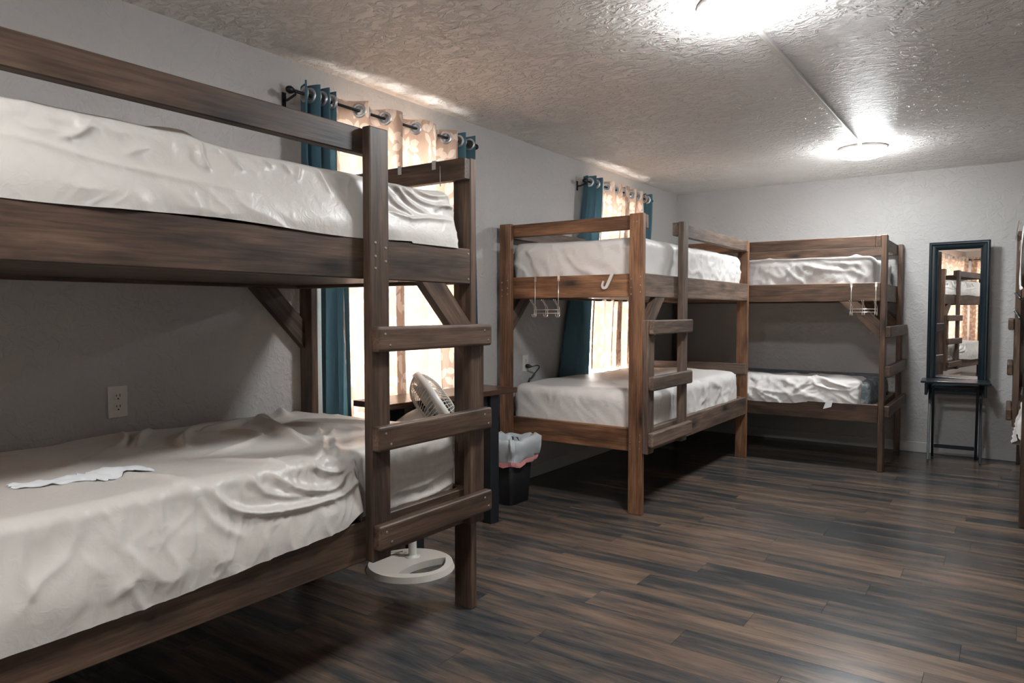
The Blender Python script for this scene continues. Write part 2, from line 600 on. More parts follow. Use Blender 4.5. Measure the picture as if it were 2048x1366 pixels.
def sheet(name, box, r, step, parent, mat, seed, amp=0.006, side_amp=0.008, folds=(), diag=4.0, front=None, hem=None, rail_top=None, out=0.05,
          fold_lo=None, lump=0.01, slant_axis=1):
    """stretched cover: rounded box, wrinkled; front=('x',+1): the side that may hang over its rail with hem(u)"""
    P, n, F = rounded_box(*box, r, step)
    x0, x1, y0, y1, z0, z1 = box
    topw = np.clip(n[:, 2], 0, 1)
    # broad lumps
    d = lump * (fbm(P[:, 0] * 3, P[:, 1] * 3, P[:, 2] * 3, seed, 2) - 0.5) * 2
    wx = P + 0.10 * np.stack([fbm(P[:, 0] * 6, P[:, 1] * 6, P[:, 2] * 6, seed + 11, 2) - .5, fbm(P[:, 0] * 6, P[:, 1] * 6, P[:, 2] * 6, seed + 12, 2) - .5,
                             fbm(P[:, 0] * 6, P[:, 1] * 6, P[:, 2] * 6, seed + 13, 2) - .5], 1)
    u = wx[:, slant_axis]; v = wx[:, 1 - slant_axis]; z = wx[:, 2]
    mask = sstep(0.40, 0.62, fbm(P[:, 0] * 2.2, P[:, 1] * 2.2, P[:, 2] * 2.2, seed + 21, 2))
    rs0 = ridge(u * 20 + z * 2.0, z * 2.2, v * 20, seed + 8) ** 5 * sstep(z1 - 0.20, z1 - 0.03, P[:, 2])
    rs = ridge(u * 13 + z * diag * 3, z * 3.0, v * 8, seed + 3) ** 3
    rs2 = ridge(u * 26 - z * diag * 4, z * 7.0, v * 18, seed + 4) ** 3
    d = d + (1 - topw) * side_amp * (rs * (0.35 + mask) + 0.55 * rs2 * mask + 0.7 * rs0)
    rt = ridge(u * 5 + v * 7, v * 4 - u * 2, z * 2, seed + 5) ** 4
    d = d + topw * amp * (rt * (0.3 + mask))
    if folds:
        d = d + 1.25 * fold_disp(P, folds)
    if front is not None:
        a = 0 if front[0] == 'x' else 1
        fw = sstep(0.2, 0.8, n[:, a] * front[1])          # how much the vertex faces the hanging side
        uu = P[:, 1 - a]
        h = hem(uu)
        zz = P[:, 2]
        nz = np.where(h > z0, z1 - (z1 - zz) * (z1 - h) / (z1 - z0), zz)
        k = fw * (h > z0)
        newz = zz + (nz - zz) * k
        drop = sstep(rail_top + 0.22, rail_top + 0.012, newz) * k
        P = P + n * d[:, None]
        P[:, 2] += (newz - zz)
        P[:, a] += front[1] * out * drop
    else:
        P = P + n * d[:, None]
    return link(name, np_mesh(name, P, F), mat, parent)

# ------------------------------------------------------------------ room
XL, XR, YN, YB, ZC = -2.85, 1.16, -2.75, 7.03, 2.42
WINS = [(2.40, 3.36), (5.12, 6.02), (-2.45, -0.25)]
WZ0, WZ1 = 0.62, 2.17
TH = 0.14

fl = link('floor', pydata('floor', *merge_boxes([(XL - TH, XR + TH, YN - TH, YB + TH, -0.12, -0.008)])), M_SUB)
tag(fl, 'dark brown and slate wood-look plank floor', 'floor', kind='structure')
PW, PL = 0.152, 1.22
nrow = int(math.ceil((YB - YN) / PW))
offs = 0.0
for r_ in range(nrow):
    ya, yb = YN + r_ * PW, min(YN + (r_ + 1) * PW, YB)
    offs = (offs + 0.37 + rnd.random() * 0.35) % PL
    x = XL - offs
    while x < XR:
        a, b = max(x, XL), min(x + PL, XR)
        if b - a > 0.03 and yb - ya > 0.02:
            o = board('plank', a + 0.0006, b - 0.0006, ya + 0.0006, yb - 0.0006, -0.008, 0.0, M_FLOOR, fl, bev=0.0)
        x += PL

ce = link('ceiling', pydata('ceiling', *merge_boxes([(XL - TH, XR + TH, YN - TH, YB + TH, ZC, ZC + 0.1)])), M_CEIL)
tag(ce, 'light grey ceiling with rough stippled texture', 'ceiling', kind='structure')

segs = []
prev = YN - TH
for (a, b) in sorted(WINS):
    segs.append((XL - TH, XL, prev, a, 0, ZC))
    segs.append((XL - TH, XL, a, b, 0, WZ0))
    segs.append((XL - TH, XL, a, b, WZ1, ZC))
    prev = b
segs.append((XL - TH, XL, prev, YB + TH, 0, ZC))
o = link('wall_left', pydata('wall_left', *merge_boxes(segs)), M_WALL)
tag(o, 'light grey textured wall with the windows', 'wall', kind='structure')
o = link('wall_back', pydata('wall_back', *merge_boxes([(XL, XR + TH, YB, YB + TH, 0, ZC)])), M_WALL)
tag(o, 'light grey textured wall behind the mirror', 'wall', kind='structure')
o = link('wall_right', pydata('wall_right', *merge_boxes([(XR, XR + TH, YN - TH, YB, 0, ZC)])), M_WALL)
tag(o, 'grey wall on the right side of the room', 'wall', kind='structure')
o = link('wall_front', pydata('wall_front', *merge_boxes([(XL, -2.6, YN - TH, YN, 0, ZC), (-2.6, -1.45, YN - TH, YN, 0, WZ0), (-2.6, -1.45, YN - TH, YN, WZ1, ZC), (-1.45, XR, YN - TH, YN, 0, ZC)])), M_WALL)
tag(o, 'grey wall behind the viewer', 'wall', kind='structure')

def baseboard(name, x0, x1, y0, y1, lab):
    o = board(name, x0, x1, y0, y1, 0.0, 0.09, M_BASE, bev=0.004)
    tag(o, lab, 'baseboard', kind='structure')
baseboard('baseboard_left', XL, XL + 0.013, YN, YB, 'pale grey baseboard along the window wall')
baseboard('baseboard_back', XL + 0.013, XR - 0.013, YB - 0.013, YB, 'pale grey baseboard along the back wall')
baseboard('baseboard_right', XR - 0.013, XR, YN, YB, 'pale grey baseboard along the right wall')

FRONT_M = Matrix.Translation((0, YN - XL, 0)) @ Matrix.Rotation(math.pi / 2, 4, 'Z')   # left-wall frame -> front-wall frame
for i, (a, b) in enumerate(WINS + [(1.45, 2.6)]):
    wn = root('window_%d' % (i + 1), (XL, (a + b) / 2, WZ0), None, None)
    tag(wn, ['window behind the curtains beside the nearest bunk bed', 'window behind the curtains of the middle bunk bed', 'window farther back along the left wall', 'window in the wall behind the viewer'][i], 'window', kind='structure')
    fr = 0.05
    xo = XL - 0.09
    board('window_frame', xo, xo + 0.05, a, a + fr, WZ0, WZ1, M_WTRIM, wn)
    board('window_frame', xo, xo + 0.05, b - fr, b, WZ0, WZ1, M_WTRIM, wn)
    board('window_frame', xo, xo + 0.05, a + fr, b - fr, WZ0, WZ0 + fr, M_WTRIM, wn)
    board('window_frame', xo, xo + 0.05, a + fr, b - fr, WZ1 - fr, WZ1, M_WTRIM, wn)
    zm = (WZ0 + WZ1) / 2
    board('sash_bar', xo, xo + 0.05, a + fr, b - fr, zm - 0.025, zm + 0.025, M_WTRIM, wn)
    board('pane', xo + 0.02, xo + 0.026, a + fr, b - fr, WZ0 + fr, zm - 0.025, M_GLASS, wn, bev=0)
    board('pane', xo + 0.02, xo + 0.026, a + fr, b - fr, zm + 0.025, WZ1 - fr, M_GLASS, wn, bev=0)
    cw = 0.055
    board('casing', XL, XL + 0.014, a - cw, a, WZ0 - 0.02, WZ1 + cw, M_WTRIM, wn)
    board('casing', XL, XL + 0.014, b, b + cw, WZ0 - 0.02, WZ1 + cw, M_WTRIM, wn)
    board('casing', XL, XL + 0.014, a, b, WZ1, WZ1 + cw, M_WTRIM, wn)
    board('window_sill', XL - 0.09, XL + 0.03, a - cw, b + cw, WZ0 - 0.045, WZ0 - 0.02, M_WTRIM, wn)
    if i == 3:
        wn.matrix_basis = FRONT_M @ wn.matrix_basis

# ------------------------------------------------------------------ ceiling lamps
def ceiling_lamp(x, y, label, seen=True):
    t = root('ceiling_light', (x, y, ZC), label, 'ceiling light', 'round ceiling lights in a row')
    lathe('lamp_base', [(0.165, 0.0), (0.168, -0.012), (0.165, -0.022), (0.15, -0.024)], M_WPL, t, Matrix.Translation((x, y, ZC)))
    lathe('diffuser', [(0.156, -0.016), (0.163, -0.026), (0.162, -0.044), (0.150, -0.060), (0.115, -0.070), (0.06, -0.075), (0.0, -0.076)], M_LAMP, t, Matrix.Translation((x, y, ZC)))
ceiling_lamp(-0.895, 2.84, 'large glowing round ceiling light at the top edge of the photo')
ceiling_lamp(-0.915, 5.80, 'round glowing ceiling light nearer to the back wall')
ceiling_lamp(-0.895, -0.15, 'round ceiling light above and behind the viewer')
o = board('wire_raceway', -0.915, -0.893, 3.008, 5.632, ZC - 0.018, ZC, M_WPL, bev=0.003)
tag(o, 'thin white cable raceway on the ceiling between the two lights', 'raceway')
o = board('wire_raceway', -0.915, -0.893, 0.02, 2.672, ZC - 0.018, ZC, M_WPL, bev=0.003)
tag(o, 'thin white cable raceway on the ceiling behind the large light', 'raceway')

# ------------------------------------------------------------------ bunk beds
ST = 0.038   # board thickness
def screw(parent, loc, axis):
    key = 'screw'
    if key not in _cache:
        _cache[key] = pydata('screw', *_disc(0.0048, 0.0015))
    link('screw', _cache[key], M_STEEL, parent, align_z(loc, axis))
def _disc(r, h, n=10):
    v = [(r * math.cos(2 * math.pi * k / n), r * math.sin(2 * math.pi * k / n), 0) for k in range(n)]
    v += [(r * .8 * math.cos(2 * math.pi * k / n), r * .8 * math.sin(2 * math.pi * k / n), h) for k in range(n)]
    f = [(k, (k + 1) % n, n + (k + 1) % n, n + k) for k in range(n)] + [tuple(range(n, 2 * n))]
    return v, f

def bunk(O, ud, vd, LEN, W, H, ladder, label, m_post, m_rail, m_ladder, z_off=0.0, lower_head=False, rail_mat_end=None, group='wooden bunk beds around the room'):
    O = Vector(O); ud = Vector(ud); vd = Vector(vd)
    t = root('bunk_bed', O + ud * (LEN / 2) + vd * (W / 2), label, 'bunk bed', group)
    def bx(name, u0, u1, v0, v1, z0, z1, m, bev=0.0035, seg=1):
        p = O + ud * u0 + vd * v0
        q = O + ud * u1 + vd * v1
        return board(name, min(p.x, q.x), max(p.x, q.x), min(p.y, q.y), max(p.y, q.y), z0, z1, m, t, bev, seg)
    e = 0.0006
    PWD = 0.089
    for u0 in (0, LEN - ST):
        for v0 in (0, W - PWD):
            bx('post', u0, u0 + ST, v0, v0 + PWD, 0, H, m_post)
    re = rail_mat_end or m_rail
    for (za, zb) in ((0.37, 0.51), (1.325 + z_off, 1.465 + z_off)):
        for v0 in (0.0, W - ST):
            bx('side_rail', ST + e, LEN - ST - e, v0, v0 + ST, za, zb, m_rail)
        for u0 in (ST + e, LEN - 2 * ST - e):
            bx('end_rail', u0, u0 + ST, ST + e, W - ST - e, za, zb, re)
        bx('deck_board', 2 * ST + 3 * e, LEN - 2 * ST - 3 * e, ST + e, W - ST - e, za + 0.015, za + 0.030, M_WOOD_A, bev=0.001)
    gz0, gz1 = H - 0.088, H - 0.004
    for u0 in (ST + e, LEN - 2 * ST - e):
        bx('guard_rail', u0, u0 + ST, ST + e, W, gz0, gz1, re)
    bx('guard_rail', ST + e, LEN - ST - e, 0.0, ST, gz0, gz1, m_rail)
    if ladder == 'side':
        bx('guard_rail', 0.53, LEN - 2 * ST - 2 * e, W - ST, W, gz0, gz1, m_rail)
        bx('ladder_stile', 0.0, 0.088, W + e, W + ST, 0.37, 1.166, m_ladder)
        bx('ladder_stile', 0.53, 0.617, W + e, W + ST, 0.37, H, m_ladder)
        for k, z in enumerate((0.415, 0.748, 1.081)):
            s0 = (0.0, 0.0, 0.0)[k]
            bx('rung', s0 - 0.006, 0.622, W + ST + e, W + 2 * ST, z, z + 0.085, m_ladder, bev=0.010, seg=3)
    else:
        bx('guard_rail', 2 * ST + 2 * e, LEN - 2 * ST - 2 * e, W - ST, W, gz0, gz1, m_rail)
        for z in (0.42, 0.72, 1.02):
            bx('rung', -ST, -e, -0.0, W + 0.0, z, z + 0.085, m_ladder, bev=0.006, seg=2)
    # corner braces in the long sides
    zt = 1.325 + z_off - e
    for end in (0,):
        for v0 in (0.0, W - ST):
            up = ST + e
            pts = [(up, zt - 0.285), (up + 0.285, zt), (up + 0.155, zt), (up, zt - 0.155)]
            if end:
                pts = [(LEN - a, b) for a, b in pts]
            cu = sum(p[0] for p in pts) / 4; cz = sum(p[1] for p in pts) / 4
            du = Vector((0.7071 * (1 if not end else -1), 0.7071))
            ex = ud * du.x + Vector((0, 0, du.y))
            ez = vd
            ey = ez.cross(ex)
            c = O + ud * cu + vd * (v0 + ST / 2) + Vector((0, 0, cz))
            R = Matrix((ex, ey, ez)).transposed().to_4x4()
            mw = Matrix.Translation(c) @ R
            inv = mw.inverted()
            vs = []
            for s in (-1, 1):
                for (a, b) in pts:
                    vs.append(inv @ (O + ud * a + vd * (v0 + ST / 2 + s * ST / 2) + Vector((0, 0, b))))
            fs = [(0, 1, 2, 3), (7, 6, 5, 4)] + [(i, i + 4, (i + 1) % 4 + 4, (i + 1) % 4) for i in range(4)]
            me = pydata('brace', vs, fs)
            bm = bmesh.new(); bm.from_mesh(me); bmesh.ops.recalc_face_normals(bm, faces=bm.faces); bm.to_mesh(me); bm.free()
            link('brace', me, m_rail, t, mw)
    if lower_head:
        bx('headboard', LEN - 2 * ST - 2 * e, LEN - ST - e, 0.09, W - 0.0, 0.70, 0.787, m_rail)
    return t

X1 = -1.77
bedA = bunk((-2.83, 2.277, 0), (0, -1, 0), (1, 0, 0), 2.10, X1 + 2.83, 1.826, 'side',
            'nearest dark stained wooden bunk bed with ladder, filling the left foreground', M_WOOD_A, M_WOOD_A, M_WOOD_A)
bedB = bunk((-2.81, 3.868, 0), (0, 1, 0), (1, 0, 0), 2.075, X1 + 2.81, 1.796, 'side',
            'reddish brown wooden bunk bed in the middle with rungs on its long side', M_WOOD_B, M_WOOD_G, M_WOOD_G, z_off=-0.022, lower_head=True, rail_mat_end=M_WOOD_B)
bedC = bunk((-0.762, 7.010, 0), (-1, 0, 0), (0, -1, 0), 2.06, 1.045, 1.792, 'end',
            'brown wooden bunk bed along the back wall with rungs on its end', M_WOOD_C, M_WOOD_C, M_WOOD_A, z_off=-0.03)
bedD = bunk((1.13, 6.975, 0), (0, -1, 0), (-1, 0, 0), 2.10, 1.13 - 0.068, 1.80, 'side',
            'dark wooden bunk bed cut off by the right edge of the photo', M_WOOD_A, M_WOOD_A, M_WOOD_A, z_off=-0.02)
# screws that show
for z in (1.36, 1.40, 1.445):
    screw(bedA, (X1 + ST + 0.0003, 1.683, z), (1, 0, 0))
for z in (1.385, 1.43):
    screw(bedA, (X1 + ST + 0.0003, 1.73, z), (1, 0, 0))
for z in (1.345, 1.445):
    screw(bedA, (X1 + 0.0003, 2.225, z), (1, 0, 0))
for zr in (0.415, 0.748, 1.081):
    for y in (1.70, 2.245):
        screw(bedA, (X1 + 2 * ST + 0.0003, y + 0.012, zr + 0.022), (1, 0, 0))
        screw(bedA, (X1 + 2 * ST + 0.0003, y - 0.012, zr + 0.060), (1, 0, 0))
for zz in (0.39, 0.43, 0.47):
    for x in (-1.845, -1.785):
        screw(bedB, (x, 3.8677, zz + (0.012 if x > -1.8 else 0)), (0, -1, 0))
for zz in (1.32, 1.36, 1.41):
    for x in (-1.845, -1.785, -2.745, -2.79):
        screw(bedB, (x, 3.8677, zz + (0.012 if x in (-1.785, -2.745) else 0)), (0, -1, 0))
for x in (-1.81, -1.83):
    screw(bedB, (x, 3.8677, 1.745), (0, -1, 0))

# ------------------------------------------------------------------ mattresses under their covers
def matt_root(loc, label, group='covered mattresses on the bunks'):
    return root('mattress', loc, label, 'mattress', group)

F_A = [  # ridges (points, height, width) on the lower cover of the nearest bed
    ([(-1.811, 1.834, 0.563), (-1.811, 1.994, 0.567), (-1.811, 2.165, 0.604)], 0.012, 0.013),
    ([(-1.811, 1.833, 0.517), (-1.811, 2.008, 0.517), (-1.811, 2.165, 0.54)], 0.012, 0.013),
    ([(-1.811, 1.873, 0.638), (-1.811, 2.037, 0.627), (-1.811, 2.156, 0.642)], 0.009, 0.013),
    ([(-1.811, 1.981, 0.665), (-1.811, 2.066, 0.67), (-1.811, 2.141, 0.688)], 0.008, 0.013),
    ([(-1.811, 1.834, 0.608), (-1.811, 1.953, 0.604), (-1.811, 2.096, 0.606)], 0.007, 0.013),
    ([(-2.619, 1.849, .75), (-2.389, 1.759, .75), (-2.012, 1.611, .75)], 0.022, 0.030),
    ([(-2.261, 1.618, .75), (-2.159, 1.45, .75), (-2.108, 1.303, .75)], 0.010, 0.022),
    ([(-2.668, 1.815, .75), (-2.553, 1.645, .75), (-2.534, 1.532, .75)], 0.022, 0.026),
    ([(-2.688, 1.733, .75), (-2.626, 1.583, .75), (-2.455, 1.423, .75), (-2.278, 1.331, .75)], 0.018, 0.020),
    ([(-2.708, 1.436, .75), (-2.585, 1.332, .75), (-2.438, 1.242, .75)], 0.016, 0.020),
    ([(-2.73, 1.337, .75), (-2.551, 1.256, .75), (-2.459, 1.183, .75)], 0.014, 0.020),
    ([(-2.102, 1.764, .75), (-1.844, 1.54, .75), (-1.76, 1.40, .74)], 0.018, 0.014),
    ([(-2.04, 1.762, .75), (-1.901, 1.649, .75), (-1.78, 1.54, .74)], 0.014, 0.013),
    ([(-2.431, 1.837, .75), (-2.263, 1.9, .75), (-2.066, 1.934, .75)], 0.014, 0.016),
    ([(-2.476, 1.92, .75), (-2.3, 2.02, .75), (-2.1, 2.06, .75)], 0.012, 0.018),
    ([(-2.21, 1.689, .75), (-2.069, 1.676, .75), (-1.939, 1.623, .75)], 0.012, 0.014),
    ([(-2.745, 2.051, .75), (-2.60, 1.97, .75)], 0.024, 0.050),
    ([(-2.70, 1.90, .75), (-2.50, 1.84, .75)], 0.020, 0.034),
    ([(-2.468, 1.579, .75), (-2.373, 1.621, .75), (-2.253, 1.613, .75)], 0.014, 0.018),
    ([(-2.153, 0.982, .75), (-1.935, 1.041, .75), (-1.811, 1.067, .74)], 0.008, 0.020),
    ([(-2.08, 1.256, .75), (-1.865, 1.358, .75), (-1.79, 1.404, .74)], 0.009, 0.014),
    ([(-2.2, 1.83, .75), (-2.15, 1.78, .75)], 0.014, 0.014), ([(-2.15, 1.86, .75), (-2.10, 1.80, .75)], 0.012, 0.012),
    ([(-1.811, 1.115, .72), (-1.811, 1.158, .647), (-1.811, 1.223, .60), (-1.811, 1.344, .572), (-1.811, 1.504, .56), (-1.811, 1.651, .57)], 0.020, 0.016),
    ([(-1.811, 1.332, .705), (-1.811, 1.407, .636), (-1.811, 1.521, .60), (-1.811, 1.583, .63)], 0.018, 0.018),
    ([(-1.811, 1.456, .726), (-1.811, 1.522, .678), (-1.811, 1.583, .662)], 0.014, 0.014),
    ([(-1.811, 1.077, .70), (-1.811, 1.112, .60), (-1.811, 1.188, .52)], 0.008, 0.018),
    ([(-1.811, .783, .72), (-1.811, .741, .62), (-1.811, .675, .57), (-1.811, .629, .50)], 0.006, 0.018),
    ([(-1.811, .659, .729), (-1.811, .648, .612), (-1.811, .659, .54)], 0.010, 0.016),
    ([(-1.811, 1.066, .73), (-1.811, 1.053, .64), (-1.811, 1.034, .52)], 0.009, 0.013),
    ([(-1.811, .879, .72), (-1.811, .863, .62), (-1.811, .902, .53), (-1.811, .825, .46)], 0.005, 0.016),
    ([(-1.811, .975, .74), (-1.811, .967, .60)], 0.008, 0.014),
    ([(-1.811, 1.239, .73), (-1.811, 1.294, .65), (-1.811, 1.406, .60)], 0.014, 0.016),
]
F_A = [(p, a * 1.25, w_ * 0.68) if min(q[2] for q in p) >= 0.74 and max(q[0] for q in p) < -1.85 else (p, a, w_) for p, a, w_ in F_A]
t = matt_root((-2.3, 1.2, 0.40), 'rumpled ivory covered mattress on the lower bunk of the nearest bed, with tissue on it')
lowA = sheet('fitted_sheet', (-2.785, -1.812, 0.262, 2.188, 0.40, 0.748), 0.040, 0.0062, t, M_SHEET, 5, amp=0.006, side_amp=0.007, folds=F_A, diag=1.5,
      front=('x', 1), hem=lambda y: np.where(y < 1.645, 0.472 + 0.035 * sstep(0.8, 1.6, y) + 0.04 * sstep(1.55, 1.65, y), 0.0), rail_top=0.51, out=0.056)

U_A = [
    ([(-1.817, 1.113, 1.70), (-1.817, 1.107, 1.616), (-1.817, 1.121, 1.558)], 0.016, 0.014),
    ([(-1.817, .848, 1.69), (-1.817, .801, 1.615), (-1.817, .76, 1.584)], 0.011, 0.014),
    ([(-1.817, .792, 1.70), (-1.817, .803, 1.666), (-1.817, .798, 1.638)], 0.007, 0.013),
    ([(-1.817, .963, 1.612), (-1.817, .902, 1.56)], 0.005, 0.014),
    ([(-1.817, 1.149, 1.70), (-1.817, 1.169, 1.649)], 0.010, 0.010),
    ([(-1.817, 1.196, 1.70), (-1.817, 1.216, 1.62), (-1.817, 1.237, 1.585)], 0.009, 0.011),
    ([(-1.817, 1.296, 1.70), (-1.817, 1.342, 1.631)], 0.008, 0.010), ([(-1.817, 1.367, 1.70), (-1.817, 1.409, 1.616)], 0.009, 0.010),
    ([(-1.817, .629, 1.563), (-1.817, .728, 1.551), (-1.817, .837, 1.525), (-1.817, 1.051, 1.500), (-1.817, 1.258, 1.486)], 0.005, 0.016),
    ([(-1.817, 1.456, 1.70), (-1.817, 1.428, 1.593)], 0.009, 0.010), ([(-1.817, 1.509, 1.69), (-1.817, 1.549, 1.566)], 0.009, 0.012),
    ([(-1.817, 1.811, 1.69), (-1.817, 1.873, 1.648), (-1.817, 1.918, 1.58), (-1.817, 1.997, 1.535)], 0.014, 0.012),
    ([(-1.82, 1.836, 1.70), (-1.817, 1.926, 1.644), (-1.817, 1.997, 1.595), (-1.817, 2.15, 1.59)], 0.014, 0.012),
    ([(-1.82, 1.919, 1.70), (-1.817, 2.03, 1.640), (-1.817, 2.159, 1.659)], 0.014, 0.012),
    ([(-1.817, 1.821, 1.62), (-1.817, 1.85, 1.557), (-1.817, 1.933, 1.507)], 0.012, 0.013),
    ([(-1.817, 1.813, 1.512), (-1.817, 1.902, 1.49), (-1.817, 1.996, 1.508), (-1.817, 2.158, 1.517)], 0.010, 0.012),
    ([(-1.817, 2.055, 1.56), (-1.817, 2.106, 1.60), (-1.817, 2.168, 1.59)], 0.012, 0.012),
    ([(-2.3, .5, 1.70), (-2.2, 1.1, 1.70)], 0.02, 0.06), ([(-1.9, 1.0, 1.70), (-1.85, 1.12, 1.70)], 0.014, 0.03),
]
t = matt_root((-2.3, 1.2, 1.362), 'ivory covered mattress on the upper bunk of the nearest bed')
sheet('fitted_sheet', (-2.785, -1.818, 0.262, 2.186, 1.36, 1.690), 0.05, 0.0062, t, M_SHEET, 15, amp=0.006, side_amp=0.006, folds=U_A, diag=2.0, lump=0.014,
      front=('x', 1), hem=lambda y: np.where(y < 1.9, 1.464 + 0.006 * np.sin(y * 7), 1.462), rail_top=1.47, out=0.048)

t = matt_root((-2.29, 4.9, 1.34), 'taut white covered mattress on the upper bunk of the middle bed')
sheet('fitted_sheet', (-2.765, -1.815, 3.952, 5.860, 1.34, 1.668), 0.055, 0.013, t, M_SHEET2, 25, amp=0.003, side_amp=0.010, diag=5, lump=0.010,
      folds=[([(-2.2, 3.955, 1.66), (-1.95, 3.955, 1.62), (-1.86, 3.955, 1.56)], 0.006, 0.02)], slant_axis=0)
t = matt_root((-2.29, 4.9, 0.40), 'white covered mattress on the lower bunk of the middle bed')
sheet('fitted_sheet', (-2.765, -1.815, 3.952, 5.840, 0.40, 0.725), 0.06, 0.013, t, M_SHEET2, 35, amp=0.006, side_amp=0.014, diag=4, lump=0.014, slant_axis=0)
t = matt_root((-1.8, 6.48, 1.33), 'white covered mattress on the upper bunk by the back wall')
sheet('fitted_sheet', (-2.73, -0.855, 6.016, 6.96, 1.33, 1.640), 0.05, 0.013, t, M_SHEET2, 45, amp=0.008, side_amp=0.012, diag=4, lump=0.016, slant_axis=0,
      folds=[([(-1.4, 6.02, 1.62), (-1.25, 6.02, 1.56), (-1.0, 6.02, 1.53)], 0.014, 0.018), ([(-1.35, 6.02, 1.64), (-1.15, 6.02, 1.60), (-.95, 6.02, 1.58)], 0.014, 0.016),
             ([(-1.5, 6.02, 1.50), (-1.42, 6.02, 1.60)], 0.012, 0.016), ([(-1.0, 6.05, 1.645), (-.95, 6.3, 1.645)], 0.02, 0.03)])
t = matt_root((-1.8, 6.48, 0.40), 'grey patterned mattress with slipped white cover, lower bunk by the back wall')
P, n, F = rounded_box(-2.73, -0.862, 6.02, 6.955, 0.40, 0.675, 0.05, 0.03)
link('mattress_core', np_mesh('mattress_core', P, F), M_MATT, t)
sheet('fitted_sheet', (-2.728, -0.93, 6.014, 6.34, 0.40, 0.688), 0.045, 0.010, t, M_SHEET2, 55, amp=0.012, side_amp=0.016, diag=4, lump=0.012, slant_axis=0,
      folds=[([(-1.30, 6.03, .68), (-1.36, 6.02, .60), (-1.42, 6.02, .53)], 0.022, 0.022), ([(-1.28, 6.10, .70), (-1.24, 6.03, .69), (-1.12, 6.02, .64), (-1.0, 6.02, .60)], 0.026, 0.022),
             ([(-1.25, 6.02, .62), (-1.15, 6.02, .57), (-1.0, 6.02, .56)], 0.016, 0.018), ([(-1.2, 6.15, .70), (-1.0, 6.1, .70)], 0.024, 0.03),
             ([(-1.75, 6.02, .56), (-1.6, 6.02, .52), (-1.45, 6.02, .51)], 0.014, 0.018)],
      front=('y', -1), hem=lambda x: np.where(x < -1.30, 0.478 + 0.02 * sstep(-1.45, -1.30, x) - 0.0 * x, 0.505), rail_top=0.51, out=0.052)
me = pydata('care_tag', [(-1.165, 5.955, 0.515), (-1.115, 5.953, 0.522), (-1.125, 5.950, 0.472), (-1.185, 5.952, 0.452),
                         (-1.165, 5.957, 0.515), (-1.115, 5.955, 0.522), (-1.125, 5.952, 0.472), (-1.185, 5.954, 0.452)],
            [(0, 3, 2, 1), (4, 5, 6, 7), (0, 1, 5, 4), (1, 2, 6, 5), (2, 3, 7, 6), (3, 0, 4, 7)])
link('care_tag', me, M_PAPER, t)
t = matt_root((0.6, 5.9, 1.34), 'white covered mattress on the upper bunk at the right edge')
sheet('fitted_sheet', (0.112, 1.085, 4.96, 6.89, 1.34, 1.64), 0.05, 0.02, t, M_SHEET2, 65)
t = matt_root((0.6, 5.9, 0.40), 'white covered mattress bulging over the lower bunk at the right edge')
sheet('fitted_sheet', (0.112, 1.085, 4.96, 6.89, 0.40, 0.70), 0.05, 0.014, t, M_SHEET2, 75, side_amp=0.02,
      front=('x', -1), hem=lambda y: np.where(y < 5.35, 0.44 + 0.06 * np.sin(y * 9), 0.0), rail_top=0.51, out=0.056)

